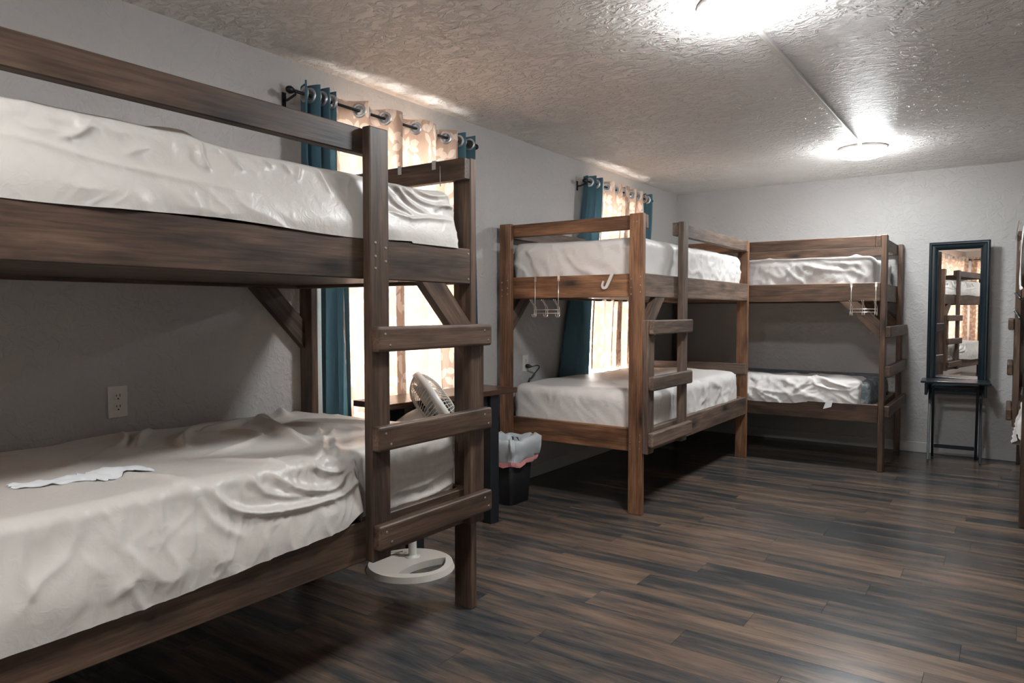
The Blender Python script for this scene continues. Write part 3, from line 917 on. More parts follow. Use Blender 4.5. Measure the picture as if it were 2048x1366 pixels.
# ------------------------------------------------------------------ curtains
ROD_Z = 2.245
def curtain(name, label, group, yt, yb, zb, n, at, ab, ph, mat, x0=-2.762, zt=ROD_Z + 0.048, xb=None, seed=0, groms=True, jit=0.5, lean=(0.0, 1.0), ov=0.8, squeeze=None):
    t = root(name, (x0, sum(yb) / 2, zb), label, 'curtain', group)
    ns, nz = 34 * n + 10, 90
    s = np.linspace(0, 1, ns + 1)
    ph_s = 2 * np.pi * n * s + ph + jit * np.sin(2 * np.pi * s * 1.3 + seed) + 0.35 * np.sin(2 * np.pi * s * 3.1 + seed * 2)
    tz = np.concatenate([np.linspace(0, 0.10, 26), np.linspace(0.10, 1, nz - 25)[1:]])
    Z = zt + (zb - zt) * tz
    P = np.zeros((len(tz), ns + 1, 3))
    wave = np.sin(ph_s)
    wave2 = np.sign(wave) * np.abs(wave) ** 0.8
    for i, tt in enumerate(tz):
        k = sstep(*lean, tt)
        sq = sstep(ROD_Z - 0.05, 1.2, Z[i]) if squeeze else 0.0
        wob = 0.35 * np.sin(3.1 * tt + ph_s * 0.5 + seed) * tt
        P[i, :, 1] = (yt[0] + (yt[1] - yt[0]) * s) * (1 - k) + (yb[0] + (yb[1] - yb[0]) * s) * k + ov * abs(yt[1] - yt[0]) / (4 * np.pi * n) * np.sin(2 * ph_s) * (0.45 + 0.55 * sstep(0.0, 0.25, tt))
        xc = x0 + ((xb or x0) - x0) * k
        ac = at * (1 - k) + ab * k
        if squeeze:
            xc = xc + (squeeze[0] - xc) * sq
            ac = ac + (squeeze[1] - ac) * sq
        P[i, :, 0] = xc + ac * (wave2 + wob * (0.4 if squeeze else 1.0))
        P[i, :, 2] = Z[i] + (0.004 * np.sin(ph_s * 1.0) if tt < 0.02 else 0) - (0.012 * np.sin(ph_s * .7 + seed) * sstep(0.9, 1, tt))
    P[:, :, 0] = np.maximum(P[:, :, 0], XL + 0.018)
    arc = np.concatenate([[0], np.cumsum(np.linalg.norm(np.diff(P[30], axis=0), axis=1))])
    V = P.reshape(-1, 3)
    idx = np.arange(len(V)).reshape(len(tz), ns + 1)
    F = np.stack([idx[:-1, :-1], idx[1:, :-1], idx[1:, 1:], idx[:-1, 1:]], -1).reshape(-1, 4)
    rings = []
    if groms:
        for i in range(ns):
            if wave[i] * wave[i + 1] <= 0 and 0.02 < s[i] < 0.98:
                ir = int(np.argmin(np.abs(Z - ROD_Z)))
                a = (P[ir, i] + P[ir, i + 1]) / 2
                tan = P[ir, i + 1] - P[ir, i]
                nrm = np.cross(tan, (0, 0, 1)); nrm /= np.linalg.norm(nrm)
                rings.append((np.array([a[0], a[1], ROD_Z]), nrm))
        C = V[F].mean(1)
        keep = np.ones(len(F), bool)
        for a, _ in rings:
            keep &= np.linalg.norm(C - a, axis=1) > 0.025
        F = F[keep]
    me = np_mesh('panel', V, F)
    uvl = me.uv_layers.new(name='UVMap')
    U = np.repeat(arc[None, :], len(tz), 0).ravel(); W_ = V[:, 2]
    li = np.zeros(len(me.loops), np.int32); me.loops.foreach_get('vertex_index', li)
    uvl.data.foreach_set('uv', np.stack([U[li], W_[li]], 1).astype(np.float32).ravel())
    link('panel', me, mat, t)
    for a, nrm in rings:
        lathe('grommet', [(0.022, -0.003), (0.022, 0.004), (0.027, 0.006), (0.036, 0.003), (0.038, 0.0), (0.036, -0.003), (0.022, -0.003)], M_GROM, t, align_z(a, nrm), n=28)
    return t

def rod(y0, y1, label, x0=-2.762):
    t = root('curtain_rod', (XL, (y0 + y1) / 2, ROD_Z), label, 'curtain rod')
    tubes('pole', [([(x0, y0, ROD_Z), (x0, y1, ROD_Z)], 0.0075, {'n': 12})], M_ROD, t)
    for y, d in ((y0, -1), (y1, 1)):
        lathe('finial', [(0.0, -0.004), (0.012, -0.002), (0.016, 0.008), (0.019, 0.018), (0.014, 0.032), (0.008, 0.038), (0.0, 0.04)], M_ROD, t, align_z((x0, y, ROD_Z), (0, d, 0)), n=16)
        yb = y - d * 0.014
        tubes('bracket', [([(XL + 0.002, yb, ROD_Z - 0.03), (XL + 0.03, yb, ROD_Z - 0.03), (x0, yb, ROD_Z - 0.014), (x0, yb, ROD_Z)], 0.006, {'n': 8})], M_ROD, t)
        board('bracket_plate', XL, XL + 0.004, yb - 0.012, yb + 0.012, ROD_Z - 0.065, ROD_Z + 0.01, M_ROD, t, bev=0.001)
    return t

GRP = 'curtain panels on the left wall'
rod(2.165, 3.53, 'black curtain rod above the window beside the nearest bed')
curtain('curtain', 'teal curtain bunched at the near end of the first window', GRP, (2.20, 2.40), (2.315, 2.475), 0.42, 3, 0.045, 0.035, 0.3, M_TEAL, seed=1, lean=(0.19, 0.36), ov=0.6)
curtain('curtain', 'cream leaf-print curtain on the nearer half of the first window', GRP, (2.405, 2.86), (2.485, 2.90), 0.42, 2, 0.040, 0.030, 2.6, M_CREAM, seed=2)
curtain('curtain', 'cream leaf-print curtain on the farther half of the first window', GRP, (2.79, 3.32), (2.80, 3.36), 0.42, 2, 0.040, 0.030, 1.2, M_CREAM, seed=5)
curtain('curtain', 'teal curtain bunched at the far end of the first window', GRP, (3.32, 3.50), (3.36, 3.52), 0.42, 2, 0.045, 0.045, 2.4, M_TEAL, seed=4)
rod(4.96, 6.19, 'black curtain rod above the window beside the middle bed')
curtain('curtain', 'teal curtain hanging behind the middle bed', GRP, (4.985, 5.19), (4.62, 5.11), 0.36, 2, 0.045, 0.055, 3.4, M_TEAL, seed=6, squeeze=(-2.81, 0.030), ov=0.8)
curtain('curtain', 'cream leaf-print curtain on the nearer half of the second window', GRP, (5.17, 5.66), (5.06, 5.56), 0.735, 3, 0.042, 0.040, 0.5, M_CREAM, seed=7, squeeze=(-2.788, 0.034), ov=1.6)
curtain('curtain', 'cream leaf-print curtain on the farther half of the second window', GRP, (5.60, 6.06), (5.50, 6.0), 0.735, 3, 0.042, 0.040, 0.2, M_CREAM, seed=8, squeeze=(-2.788, 0.034), ov=1.6)
curtain('curtain', 'teal curtain edge at the far end of the second window', GRP, (6.05, 6.16), (6.03, 6.16), 0.60, 1, 0.035, 0.035, 2.6, M_TEAL, seed=9, squeeze=(-2.81, 0.030), ov=0.5)
rod(-2.66, -0.05, 'black curtain rod on the left wall behind the viewer')
curtain('curtain', 'wide cream leaf-print curtain on the left wall, seen only in the mirror', GRP, (-2.6, -1.32), (-2.6, -1.32), 0.42, 5, 0.045, 0.04, 0.4, M_CREAM, seed=10)
curtain('curtain', 'cream leaf-print curtain behind the nearest bed, seen only in the mirror', GRP, (-1.34, -0.10), (-1.34, -0.10), 0.42, 5, 0.045, 0.04, 0.4, M_CREAM, seed=11)

t = rod(1.28, 2.72, 'black curtain rod on the wall behind the viewer')
t.matrix_basis = FRONT_M @ t.matrix_basis
t = curtain('curtain', 'cream leaf-print curtain on the wall behind the viewer, reflected in the mirror', GRP, (1.33, 2.68), (1.33, 2.68), 0.42, 6, 0.045, 0.04, 0.4, M_CREAM, seed=12)
t.matrix_basis = FRONT_M @ t.matrix_basis

# ------------------------------------------------------------------ desk under the first window
ang = math.radians(3.2)
dk = root('desk', (-2.70, 2.46, 0), 'narrow dark wooden desk with black legs under the first window', 'desk', rz=-ang)
FD = dk.matrix_basis.copy()
board('desktop', 0, 0.275, 0, 1.0, 0.740, 0.770, M_DESK, dk, bev=0.003, frame=FD)
for y in (0.17, 0.775):
    board('leg', 0.19, 0.255, y, y + 0.075, 0.0, 0.739, M_BLACK, dk, bev=0.003, frame=FD)
    board('leg', 0.02, 0.085, y, y + 0.075, 0.0, 0.739, M_BLACK, dk, bev=0.003, frame=FD)
    board('foot_rail', 0.086, 0.189, y + 0.01, y + 0.065, 0.06, 0.12, M_BLACK, dk, bev=0.003, frame=FD)
board('apron', 0.21, 0.235, 0.246, 0.774, 0.62, 0.739, M_BLACK, dk, frame=FD)
board('apron', 0.04, 0.06, 0.246, 0.774, 0.62, 0.739, M_BLACK, dk, frame=FD)
board('bracket', 0.236, 0.24, 0.262, 0.33, 0.655, 0.72, M_CHROME, dk, bev=0.001, frame=FD)

# ------------------------------------------------------------------ pedestal fan
PX, PY = -2.345, 2.508
fan = root('pedestal_fan', (PX, PY, 0), 'ivory pedestal fan tilted upward beside the nearest bed', 'fan')
def fan_base():
    bm = bmesh.new()
    cx, cy, R = -2.305, 2.452, 0.208
    outer = [(cx + R * math.cos(a), cy + R * math.sin(a)) for a in [2 * math.pi * k / 72 for k in range(72)]]
    # lens shaped hole towards the room
    dirv = Vector((0.95, -0.12)).normalized(); per = Vector((-dirv.y, dirv.x))
    hole = []
    hw = 0.142
    for k in range(25):
        s = -hw + 2 * hw * k / 24
        hole.append((cx + dirv.x * (0.178 - 0.090 * (s / hw) ** 2) + per.x * s, cy + dirv.y * (0.178 - 0.090 * (s / hw) ** 2) + per.y * s))
    for k in range(1, 24):
        s = hw - 2 * hw * k / 24
        hole.append((cx + dirv.x * (0.050 + 0.034 * (s / hw) ** 2) + per.x * s, cy + dirv.y * (0.050 + 0.034 * (s / hw) ** 2) + per.y * s))
    es = []
    for loop in (outer, hole):
        vs = [bm.verts.new((x, y, 0)) for x, y in loop]
        es += [bm.edges.new((vs[i], vs[(i + 1) % len(vs)])) for i in range(len(vs))]
    bmesh.ops.triangle_fill(bm, use_beauty=True, edges=es)
    r = bmesh.ops.extrude_face_region(bm, geom=list(bm.faces))
    nv = [e for e in r['geom'] if isinstance(e, bmesh.types.BMVert)]
    bmesh.ops.translate(bm, verts=nv, vec=(0, 0, 0.026))
    for v in nv:  # shallow crown, soft rim
        d = math.hypot(v.co.x - cx, v.co.y - cy)
        if d > R - 0.003:
            v.co.x = cx + (v.co.x - cx) * 0.955; v.co.y = cy + (v.co.y - cy) * 0.955
        else:
            v.co.z += 0.006
    bmesh.ops.recalc_face_normals(bm, faces=bm.faces)
    me = bpy.data.meshes.new('base'); bm.to_mesh(me); bm.free()
    return me
link('base', fan_base(), M_FANW, fan)
lathe('pole', [(0.036, 0.026), (0.036, 0.034), (0.022, 0.036), (0.020, 0.045), (0.020, 0.40), (0.024, 0.402), (0.024, 0.43), (0.013, 0.432), (0.013, 0.62)], M_WPL, fan, Matrix.Translation((PX, PY, 0)), n=24)
fc = Vector((-2.265, 2.612, 0.745)); fa = Vector((0.53, 0.66, 0.53)).normalized()
piv = fc - fa * 0.16
mh = lathe('motor_housing', [(0.0, -0.105), (0.035, -0.10), (0.056, -0.08), (0.064, -0.04), (0.066, 0.02), (0.060, 0.07), (0.05, 0.085), (0.0, 0.085)], M_FANW, fan, align_z(piv, fa), n=28)
lathe('neck', [(0.034, 0.60), (0.036, 0.61), (0.034, 0.66), (0.0, 0.67)], M_FANW, fan, Matrix.Translation((PX, PY, 0)), n=24)
lathe('knob', [(0.008, 0.0), (0.008, 0.02), (0.012, 0.022), (0.012, 0.034), (0.0, 0.036)], M_KNOB, mh, align_z(piv - fa * 0.075 + Vector((-0.05, -0.04, 0.045)) * 0.6, (-0.35, -0.45, 0.8)), n=12)
def cage(R, zr, zf, nw, rw, hub):
    sp = []
    for k in range(nw):
        a = 2 * math.pi * k / nw
        tw = 0.18
        pts = []
        for q in range(9):
            u = q / 8
            rr = hub + (R - hub) * u
            z = zf + (zr - zf) * u ** 3.2
            aa = a + tw * (1 - u)
            pts.append((rr * math.cos(aa), rr * math.sin(aa), z))
        sp.append((pts, rw, {'n': 5}))
    for rr, fr in ((hub, 0), (R * 0.62, 0.62),):
        u = (rr - hub) / (R - hub)
        z = zf + (zr - zf) * u ** 3.2
        sp.append(([(rr * math.cos(2 * math.pi * k / 40), rr * math.sin(2 * math.pi * k / 40), z) for k in range(40)], rw * 1.3, {'n': 6, 'close': True}))
    return sp
MF = align_z(fc, fa)
tubes('rear_grille', cage(0.198, -0.012, -0.085, 64, 0.0016, 0.065), M_FANW, fan, MF)
tubes('front_grille', cage(0.198, 0.012, 0.062, 64, 0.0016, 0.045), M_FANW, fan, MF)
lathe('grille_ring', [(0.196, -0.016), (0.205, -0.016), (0.207, 0.0), (0.205, 0.016), (0.196, 0.016), (0.196, -0.016)], M_WPL, fan, MF, n=64)
lathe('hub_cap', [(0.046, 0.058), (0.046, 0.066), (0.03, 0.07), (0.0, 0.071)], M_FANW, fan, MF, n=28)
for k in range(3):
    bl = []
    a0 = 2 * math.pi * k / 3
    V, Fq = [], []
    for i in range(9):
        rr = 0.03 + 0.145 * i / 8
        wdt = 0.25 + 0.55 * math.sin(math.pi * (i / 8) ** 0.7 * 0.85)
        for j in range(7):
            aa = a0 + wdt * (j / 6 - 0.5) * 1.6
            V.append((rr * math.cos(aa), rr * math.sin(aa), -0.025 + 0.045 * (j / 6 - 0.5)))
    nn = len(V)
    V += [(x, y, z - 0.002) for x, y, z in V]
    for i in range(8):
        for j in range(6):
            q = (i * 7 + j, i * 7 + j + 1, (i + 1) * 7 + j + 1, (i + 1) * 7 + j)
            Fq.append(q); Fq.append(tuple(nn + z for z in q[::-1]))
    link('blade', pydata('blade', V, Fq), M_WPL, fan, MF, smooth=True)
tubes('power_cord', [(smooth_path([(PX - 0.02, PY - 0.02, 0.05), (PX - 0.05, PY - 0.035, 0.045), (PX - 0.07, PY + 0.0, 0.04), (PX - 0.10, PY - 0.06, 0.038), (PX - 0.13, PY - 0.05, 0.037), (PX - 0.19, PY - 0.01, 0.02), (PX - 0.30, PY + 0.02, 0.006)]), 0.0035, {'n': 6})], M_WPL, fan)

# ------------------------------------------------------------------ waste bin
BX, BY = -2.605, 3.700
bin_ = root('waste_bin', (BX, BY, 0), 'small black waste bin with white liner beside the desk', 'waste bin')
def rrect(hx, hy, r, n=8):
    out = []
    for cx, cy, a0 in ((hx - r, hy - r, 0), (-hx + r, hy - r, 90), (-hx + r, -hy + r, 180), (hx - r, -hy + r, 270)):
        for k in range(n):
            a = math.radians(a0 + 90 * k / (n - 1))
            out.append((cx + r * math.cos(a), cy + r * math.sin(a)))
    return out
def loft(name, rings, mat, parent, cap0=False, cap1=False, mw=None):
    v, f = [], []
    n = len(rings[0])
    for r in rings: v += r
    for i in range(len(rings) - 1):
        for k in range(n):
            f.append((i * n + k, i * n + (k + 1) % n, (i + 1) * n + (k + 1) % n, (i + 1) * n + k))
    if cap0: f.append(tuple(range(n - 1, -1, -1)))
    if cap1: f.append(tuple((len(rings) - 1) * n + k for k in range(n)))
    return link(name, pydata(name, v, f), mat, parent, mw, smooth=True)
def bin_ring(z, grow=0.0, n=10):
    k = z / 0.39
    return [(BX + x, BY + y, z) for x, y in rrect(0.082 + 0.022 * k + grow, 0.105 + 0.026 * k + grow, 0.035, n)]
loft('body', [bin_ring(0.0), bin_ring(0.004, 0.002), bin_ring(0.39), bin_ring(0.39, -0.004), bin_ring(0.01, -0.004)], M_BINP, bin_, cap0=True, cap1=True)
def bag_ring(z, grow, amp, seed, zamp=0.0, dense=5):
    base = bin_ring(max(z, 0), grow, 10)
    pts = []
    m = len(base)
    for i in range(m):
        a, b = Vector(base[i]), Vector(base[(i + 1) % m])
        for j in range(dense):
            pts.append(a.lerp(b, j / dense))
    out = []
    P = np.array([tuple(p) for p in pts])
    nn = 0.5 * amp * (vnoise(P[:, 0] * 210, P[:, 1] * 210, P[:, 2] * 90, seed + 2) - .5) + amp * (2 * vnoise(P[:, 0] * 45, P[:, 1] * 45, P[:, 2] * 14, seed) - 0.7) + amp * 0.8 * (vnoise(P[:, 0] * 110, P[:, 1] * 110, P[:, 2] * 30, seed + 1) - .4)
    zz = zamp * (2 * vnoise(P[:, 0] * 16, P[:, 1] * 16, 0.3, seed + 5) - 1)
    for p, d, q in zip(P, nn, zz):
        dv = Vector((p[0] - BX, p[1] - BY, 0)).normalized()
        out.append((p[0] + dv.x * d, p[1] + dv.y * d, p[2] + q))
    return out
rings = [bag_ring(0.30, -0.012, 0.004, 3), bag_ring(0.36, -0.010, 0.006, 3), bag_ring(0.395, -0.008, 0.006, 3, 0.006), bag_ring(0.420, 0.008, 0.016, 3, 0.024), bag_ring(0.412, 0.022, 0.026, 3, 0.020),
         bag_ring(0.385, 0.026, 0.030, 4, 0.010), bag_ring(0.350, 0.026, 0.028, 3, 0.008), bag_ring(0.315, 0.023, 0.024, 4, 0.014), bag_ring(0.280, 0.018, 0.016, 3, 0.022)]
bag = loft('liner', rings, M_BAG, bin_)
rings = [bag_ring(0.280, 0.0195, 0.016, 3, 0.022), bag_ring(0.265, 0.022, 0.016, 3, 0.022), bag_ring(0.250, 0.021, 0.015, 3, 0.022)]
loft('drawstring', rings, M_PINK, bag)

# ------------------------------------------------------------------ wall sockets
def outlet(p, ax, label, s=1.0):
    """p: centre on the wall, ax: 'x' faces +x, 'y' faces -y"""
    R = Matrix.Rotation(0, 4, 'Z') if ax == 'x' else Matrix.Rotation(-math.pi / 2, 4, 'Z')
    mw = Matrix.Translation(p) @ R
    t = root('wall_outlet', p, label, 'outlet', 'electrical outlets on the walls')
    def b(name, x0, x1, y0, y1, z0, z1, m, par, bev=0.001):
        return board(name, x0 * s, x1 * s, y0 * s, y1 * s, z0 * s, z1 * s, m, par, bev, frame=mw)
    b('cover_plate', 0, 0.006, -0.037, 0.037, -0.062, 0.062, M_WPL, t, 0.002)
    for zc in (-0.021, 0.021):
        r = link('receptacle', pydata('receptacle', *_recept(s)), M_WPL, t, mw @ Matrix.Translation((0.006 * s, 0, zc * s)))
        for (ys, zs, hw, hh) in ((-0.0065, 0.004, 0.0013, 0.0045), (0.0065, 0.004, 0.0013, 0.0055)):
            b('slot', 0.0081, 0.0087, ys - hw, ys + hw, zc + zs - hh, zc + zs + hh, M_HOLE, r, 0)
        b('slot', 0.0081, 0.0087, -0.0028, 0.0028, zc - 0.0115, zc - 0.0065, M_HOLE, r, 0.0002)
    return t
def _recept(s):
    n = 24
    ring = []
    for k in range(n):
        a = 2 * math.pi * k / n
        ring.append((0.0175 * math.cos(a), max(-0.0145, min(0.0145, 0.0185 * math.sin(a)))))
    v = [(0, y * s, z * s) for y, z in ring] + [(0.002 * s, y * s * .96, z * s * .96) for y, z in ring]
    f = [(k, (k + 1) % n, n + (k + 1) % n, n + k) for k in range(n)] + [tuple(range(n, 2 * n))]
    return v, f
outlet((XL, 1.380, 0.864), 'x', 'white double outlet on the shaded wall above the nearest lower bunk')
outlet((XL, 4.234, 0.845), 'x', 'white outlet with a black plug, on the wall above the middle lower bunk', 0.94)
outlet((-0.835, YB, 0.575), 'y', 'pale outlet at the foot of the lower bunk on the back wall', 0.94)
pc = root('power_cord', (XL + 0.01, 4.24, 0.82), 'black power cord plugged into the outlet behind the middle bed', 'cord')
lathe('plug', [(0.013, 0.0), (0.015, 0.006), (0.015, 0.02), (0.009, 0.034), (0.005, 0.045), (0.0, 0.046)], M_BLACK, pc, align_z((XL + 0.0085, 4.234, 0.826), (1, 0.35, -0.1)), n=14)
tubes('cable', [(smooth_path([(XL + 0.05, 4.250, 0.822), (XL + 0.075, 4.28, 0.83), (XL + 0.07, 4.315, 0.815), (XL + 0.05, 4.30, 0.78), (XL + 0.03, 4.27, 0.74), (XL + 0.022, 4.25, 0.70), (XL + 0.022, 4.25, 0.40)]), 0.0045, {'n': 6})], M_BLACK, pc)

# ------------------------------------------------------------------ wire hook racks
def hook_rack(c, along, outd, label, width=0.178, drop=0.25, n=3, ang_=0.0):
    """c: top centre on the board face; along: unit vector along the board; outd: away from the board"""
    c = Vector(c); al = Vector(along); ou = Vector(outd); Z = Vector((0, 0, 1))
    t = root('hook_rack', c, label, 'hook rack', 'over-the-rail hook racks')
    for s in (-1, 1):
        p = c + al * (s * width / 2)
        vs = [p + ou * 0.001 + Z * -0.032, p + ou * 0.001 + Z * 0.0015, p - ou * 0.0395 + Z * 0.0015, p - ou * 0.0395 - Z * 0.02]
        v = []
        for q in vs:
            v += [q - al * 0.008, q + al * 0.008]
        th = 0.0015
        offs = [ou * th, ou * th + Z * th, Z * th - ou * th, -ou * th]
        v2 = []
        for q, of in zip(vs, offs):
            v2 += [q - al * 0.008 + of, q + al * 0.008 + of]
        f = []
        for i in range(3):
            a = 2 * i
            f += [(a, a + 1, a + 3, a + 2), (8 + a, 8 + a + 2, 8 + a + 3, 8 + a + 1), (a, a + 2, 8 + a + 2, 8 + a), (a + 1, 8 + a + 1, 8 + a + 3, a + 3)]
        f += [(0, 8, 9, 1), (6, 7, 15, 14)]
        link('clip', pydata('clip', v + v2, f), M_CHROME, t)
        tubes('hanger_wire', [([p + ou * 0.004 - Z * 0.02, p + ou * 0.004 - Z * drop], 0.0030, {'n': 6})], M_CHROME, t)
    for dz in (drop - 0.035, drop - 0.012):
        tubes('cross_bar', [([c - al * (width / 2 + 0.01) + ou * 0.004 - Z * dz, c + al * (width / 2 + 0.012) + ou * 0.004 - Z * dz], 0.0030, {'n': 6})], M_CHROME, t)
    for k in range(n):
        p = c + al * (-width / 2 + width * k / (n - 1) + 0.004)
        for sg in (-1, 1):
            q = p + al * sg * 0.007
            tubes('hook', [(smooth_path([q + ou * 0.062 - Z * (drop - 0.10) , q * 0.5 + p * 0.5 + ou * 0.035 - Z * (drop - 0.075), q + ou * 0.009 - Z * (drop - 0.05), q + ou * 0.009 - Z * (drop + 0.0),
                                         q + ou * 0.018 - Z * (drop + 0.012), q + ou * 0.032 - Z * (drop + 0.004), q + ou * 0.034 - Z * (drop - 0.006)], 4), 0.0027, {'n': 5})], M_CHROME, t)
    return t
hook_rack((-2.459, 3.9063, 1.443), (1, 0, 0), (0, -1, 0), 'chrome three-hook rack hung on the end rail of the middle bed')
hook_rack((-0.915, 5.9647, 1.435), (1, 0, 0), (0, -1, 0), 'chrome three-hook rack hung on the rail of the bed by the back wall', 0.170, 0.235)
# rack on the end guard of the nearest bed hangs on its far side, only clips and one wire show
cc = root('hook_rack', (-2.02, 2.20, 1.822), 'metal hook rack on the end guard of the nearest bed, mostly hidden', 'hook rack', 'over-the-rail hook racks')
for x in (-2.116, -1.926):
    yy = 2.277 - 2 * ST - 0.0012
    board('clip', x - 0.010, x + 0.010, yy - 0.0025, yy - 0.0005, 1.790, 1.8255, M_CHROME, cc, bev=0.0004)
    board('clip', x - 0.010, x + 0.010, yy - 0.0025, yy + 0.036, 1.8235, 1.8255, M_CHROME, cc, bev=0.0004)
tubes('hanger_wire', [([(-1.890, 2.196, 1.80), (-1.890, 2.196, 1.72)], 0.002, {'n': 6})], M_CHROME, cc)
# white J hook
def jhook():
    t = root('coat_hook', (-2.0, 3.9, 1.44), 'white plastic hook hung askew on the end rail of the middle bed', 'hook')
    Y0 = 3.9055
    prof = [(0.0, 0.0), (0.0, -0.075), (0.004, -0.092), (0.014, -0.100), (0.024, -0.094), (0.029, -0.080), (0.030, -0.070)]
    # straight arm in the board plane, tilted; the J curls sideways as it is seen
    a = math.radians(-26)
    pts2 = [(0, 0.0), (0, -0.078), (-0.004, -0.094), (-0.016, -0.102), (-0.028, -0.096), (-0.033, -0.082), (-0.034, -0.064)]
    W_ = 0.010
    pth = smooth_path([(x, 0, z) for x, z in pts2], 5)
    v, f = [], []
    for i, p in enumerate(pth):
        tn = (pth[min(i + 1, len(pth) - 1)] - pth[max(i - 1, 0)]).normalized()
        nr = Vector((tn.z, 0, -tn.x))
        wd = W_ * (1 - 0.55 * i / len(pth))
        for s1, s2 in ((-1, -1), (1, -1), (1, 1), (-1, 1)):
            q = p + nr * wd * s1
            x, z = q.x * math.cos(a) - q.z * math.sin(a), q.x * math.sin(a) + q.z * math.cos(a)
            v.append((-1.985 + x - 0.045 * 0, Y0 - 0.006 + s2 * 0.005 - 0.002, 1.445 + z))
    for i in range(len(pth) - 1):
        for k in range(4):
            f.append((i * 4 + k, i * 4 + (k + 1) % 4, (i + 1) * 4 + (k + 1) % 4, (i + 1) * 4 + k))
    f.append((3, 2, 1, 0)); f.append(tuple(len(v) - 4 + k for k in range(4)))
    me = pydata('hook_body', v, f)
    bm = bmesh.new(); bm.from_mesh(me); bmesh.ops.recalc_face_normals(bm, faces=bm.faces); bm.to_mesh(me); bm.free()
    link('hook_body', me, M_WPL, t)
    board('top_tab', -1.996, -1.974, Y0 - 0.008, Y0 + 0.041, 1.4432, 1.4470, M_WPL, t, bev=0.001)
jhook()

# ------------------------------------------------------------------ mirror on its folding table
ft = root('folding_table', (-0.348, 6.75, 0), 'small blue-black folding tray table against the back wall', 'table', rz=math.radians(3))
FT = ft.matrix_basis.copy()
def tb(name, *a, **k):
    return board(name, *a, M_NAVY, ft, frame=FT, **k)
tb('tabletop', -0.238, 0.238, -0.17, 0.15, 0.643, 0.660, bev=0.004, seg=2)
for s in (-1, 1):
    tb('top_rail', s * 0.200 - 0.010, s * 0.200 + 0.010, -0.15, 0.13, 0.545, 0.642)
    # crossed legs of one side
    for (ya, yb, xo) in ((-0.065, 0.10, 0.178), (0.135, -0.10, 0.152)):
        a = Vector((s * xo, ya, 0.0)); b = Vector((s * xo, yb, 0.60))
        d = (b - a).normalized()
        R = Matrix((d, Vector((0, d.z, -d.y)), Vector((1, 0, 0)))).transposed().to_4x4()
        mw = FT @ Matrix.Translation((a + b) / 2 + Vector((0, 0, 0.006))) @ R
        link('leg', box_mesh('leg', (b - a).length, 0.030, 0.019, 0.002, mat=M_NAVY), M_NAVY, ft, mw)
tb('cross_bar', -0.141, 0.141, 0.090, 0.108, 0.085, 0.115)
tb('cross_bar', -0.165, 0.165, 0.060, 0.078, 0.560, 0.590)
tb('cross_bar', -0.165, 0.165, -0.09, -0.072, 0.555, 0.582)

mi = root('wall_mirror', (-0.352, 6.955, 0.555), 'tall narrow mirror in a blue-black moulded frame behind the tray table', 'mirror', rz=math.radians(-6.0))
FM = mi.matrix_basis.copy()
MWD, MHT, FW = 0.432, 1.240, 0.066
ztop = MHT
def frame_side(name, length, horizontal, off):
    """moulded profile swept along one side with mitred ends; local: x across the frame inwards"""
    prof = [(0.0, 0.0), (0.0, 0.026), (0.008, 0.034), (0.018, 0.034), (0.026, 0.026), (0.040, 0.024), (0.052, 0.020), (0.058, 0.012), (FW, 0.010), (FW, 0.0)]
    v, f = [], []
    for e_ in (0, 1):
        for (a, d) in prof:
            t_ = a if e_ == 0 else length - a
            v.append((a, -d, t_))
    n = len(prof)
    for k in range(n):
        f.append((k, (k + 1) % n, n + (k + 1) % n, n + k))
    f += [tuple(range(n)), tuple(range(2 * n - 1, n - 1, -1))]
    me = pydata(name, v, f)
    bm = bmesh.new(); bm.from_mesh(me); bmesh.ops.recalc_face_normals(bm, faces=bm.faces); bm.to_mesh(me); bm.free()
    return me
hw = MWD / 2
sideme = frame_side('frame_side', MHT, False, 0)
endme = frame_side('frame_end', MWD, True, 0)
link('frame_side', sideme, M_NAVY, mi, FM @ Matrix.Translation((-hw, 0, 0)))
link('frame_side', sideme, M_NAVY, mi, FM @ Matrix.Translation((hw, 0, 0)) @ Matrix.Scale(-1, 4, (1, 0, 0)))
link('frame_end', endme, M_NAVY, mi, FM @ Matrix.Translation((-hw, 0, 0)) @ Matrix(((0, 0, 1, 0), (0, 1, 0, 0), (1, 0, 0, 0), (0, 0, 0, 1))))
link('frame_end', endme, M_NAVY, mi, FM @ Matrix.Translation((-hw, 0, MHT)) @ Matrix(((0, 0, 1, 0), (0, 1, 0, 0), (-1, 0, 0, 0), (0, 0, 0, 1))))
board('mirror_glass', -hw + FW - 0.004, hw - FW + 0.004, -0.008, -0.004, FW - 0.004, MHT - FW + 0.004, M_MIRROR, mi, bev=0, frame=FM)
board('backing', -hw + 0.004, hw - 0.004, 0.0005, 0.006, 0.004, MHT - 0.004, M_BLACK, mi, bev=0, frame=FM)

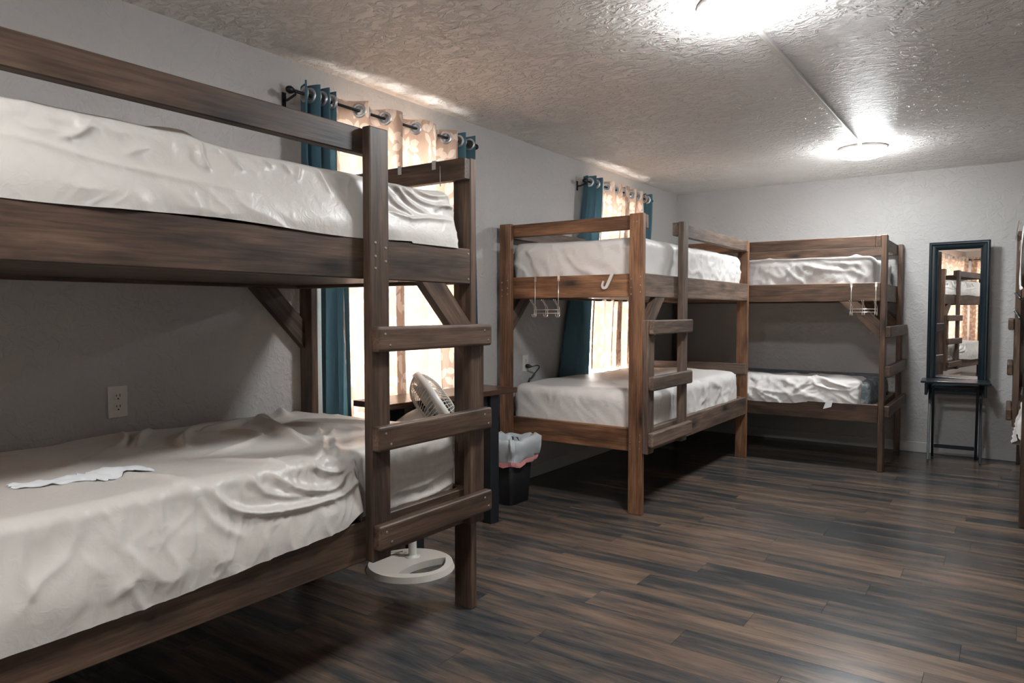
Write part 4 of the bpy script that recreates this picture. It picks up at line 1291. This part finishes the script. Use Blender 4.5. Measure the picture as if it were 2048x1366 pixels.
# ------------------------------------------------------------------ tissue on the lower bunk, cloth and wire hanger on the right bed
def tissue():
    t = None
    path = [(-2.14, .757), (-2.10, .82), (-2.085, .885), (-2.07, .925), (-2.075, .965), (-2.085, 1.02), (-2.075, 1.085)]
    wid = [0.06, 0.08, 0.085, 0.125, 0.14, 0.09, 0.11]
    SV = np.empty(len(lowA.data.vertices) * 3, np.float32); lowA.data.vertices.foreach_get('co', SV); SV = SV.reshape(-1, 3)
    SV = SV[SV[:, 2] > 0.7]
    P = smooth_path([(a, b, 0) for a, b in path], 8)
    Wd = []
    for i in range(len(P)):
        q = i / (len(P) - 1) * (len(wid) - 1)
        k = min(int(q), len(wid) - 2)
        Wd.append(wid[k] + (wid[k + 1] - wid[k]) * (q - k))
    v, f = [], []
    m = 7
    for i, p in enumerate(P):
        for j in range(m):
            s = j / (m - 1) - 0.5
            x, y = p.x + s * Wd[i] + 0.006 * math.sin(i * 1.3 + j), p.y + 0.004 * math.sin(j * 2.1 + i)
            z = SV[np.hypot(SV[:, 0] - x, SV[:, 1] - y) < 0.012, 2].max() + 0.003 + 0.002 * math.sin(i * 0.9) * math.cos(j * 1.1) + 0.0015 * math.sin(j * 1.9 + i * .4)
            v.append((x, y, z))
    n0 = len(v)
    v += [(x, y, z - 0.001) for x, y, z in v]
    for i in range(len(P) - 1):
        for j in range(m - 1):
            q = (i * m + j, i * m + j + 1, (i + 1) * m + j + 1, (i + 1) * m + j)
            f.append(q); f.append(tuple(n0 + z for z in q[::-1]))
    o = link('tissue', pydata('tissue', v, f), M_PAPER, smooth=True)
    tag(o, 'crumpled strip of white tissue lying on the nearest lower bunk', 'tissue')
tissue()

def cloth_D():
    V, F_ = [], []
    ny, nz = 16, 30
    for i in range(nz):
        t_ = i / (nz - 1)
        for j in range(ny):
            s = j / (ny - 1)
            y = 5.22 + 0.50 * s + 0.28 * (t_ ** 1.3) * (1 if s > 0.4 else 0.6) + 0.03 * math.sin(9 * t_ + s * 4)
            z = 1.735 - 0.36 * t_ - 0.02 * math.sin(s * 7)
            x = 0.062 - 0.010 * math.sin(s * 16 + t_ * 3) - 0.008 * t_
            V.append((x, y, z))
    n0 = len(V)
    V += [(x + 0.003, y, z) for x, y, z in V]
    for i in range(nz - 1):
        for j in range(ny - 1):
            q = (i * ny + j, i * ny + j + 1, (i + 1) * ny + j + 1, (i + 1) * ny + j)
            F_.append(q); F_.append(tuple(n0 + k for k in q[::-1]))
    o = link('white_cloth', pydata('white_cloth', V, F_), M_SHEET2, smooth=True)
    tag(o, 'white cloth hanging from the upper guard rail at the right edge', 'cloth')
cloth_D()
hr = root('wire_hanger', (0.05, 6.0, 1.76), 'chrome wire rack with black arms on the bed at the right edge', 'rack')
for dz in (0.0, 0.016, 0.03):
    tubes('wire', [([(0.022, 6.42, 1.745 + dz), (0.032, 5.3, 1.735 + dz)], 0.0035, {'n': 6})], M_CHROME, hr)
for dz in (0.0, 0.014):
    tubes('wire', [([(0.045, 6.20, 1.645 + dz), (0.045, 5.3, 1.63 + dz)], 0.0035, {'n': 6})], M_CHROME, hr)
for z in (1.35, 1.22):
    tubes('arm', [([(0.030, 6.31, z), (0.055, 5.7, z - 0.05)], 0.008, {'n': 8})], M_BLACK, hr)
    tubes('arm_tip', [([(0.029, 6.36, z + 0.004), (0.030, 6.309, z)], 0.0085, {'n': 8})], M_CHROME, hr)
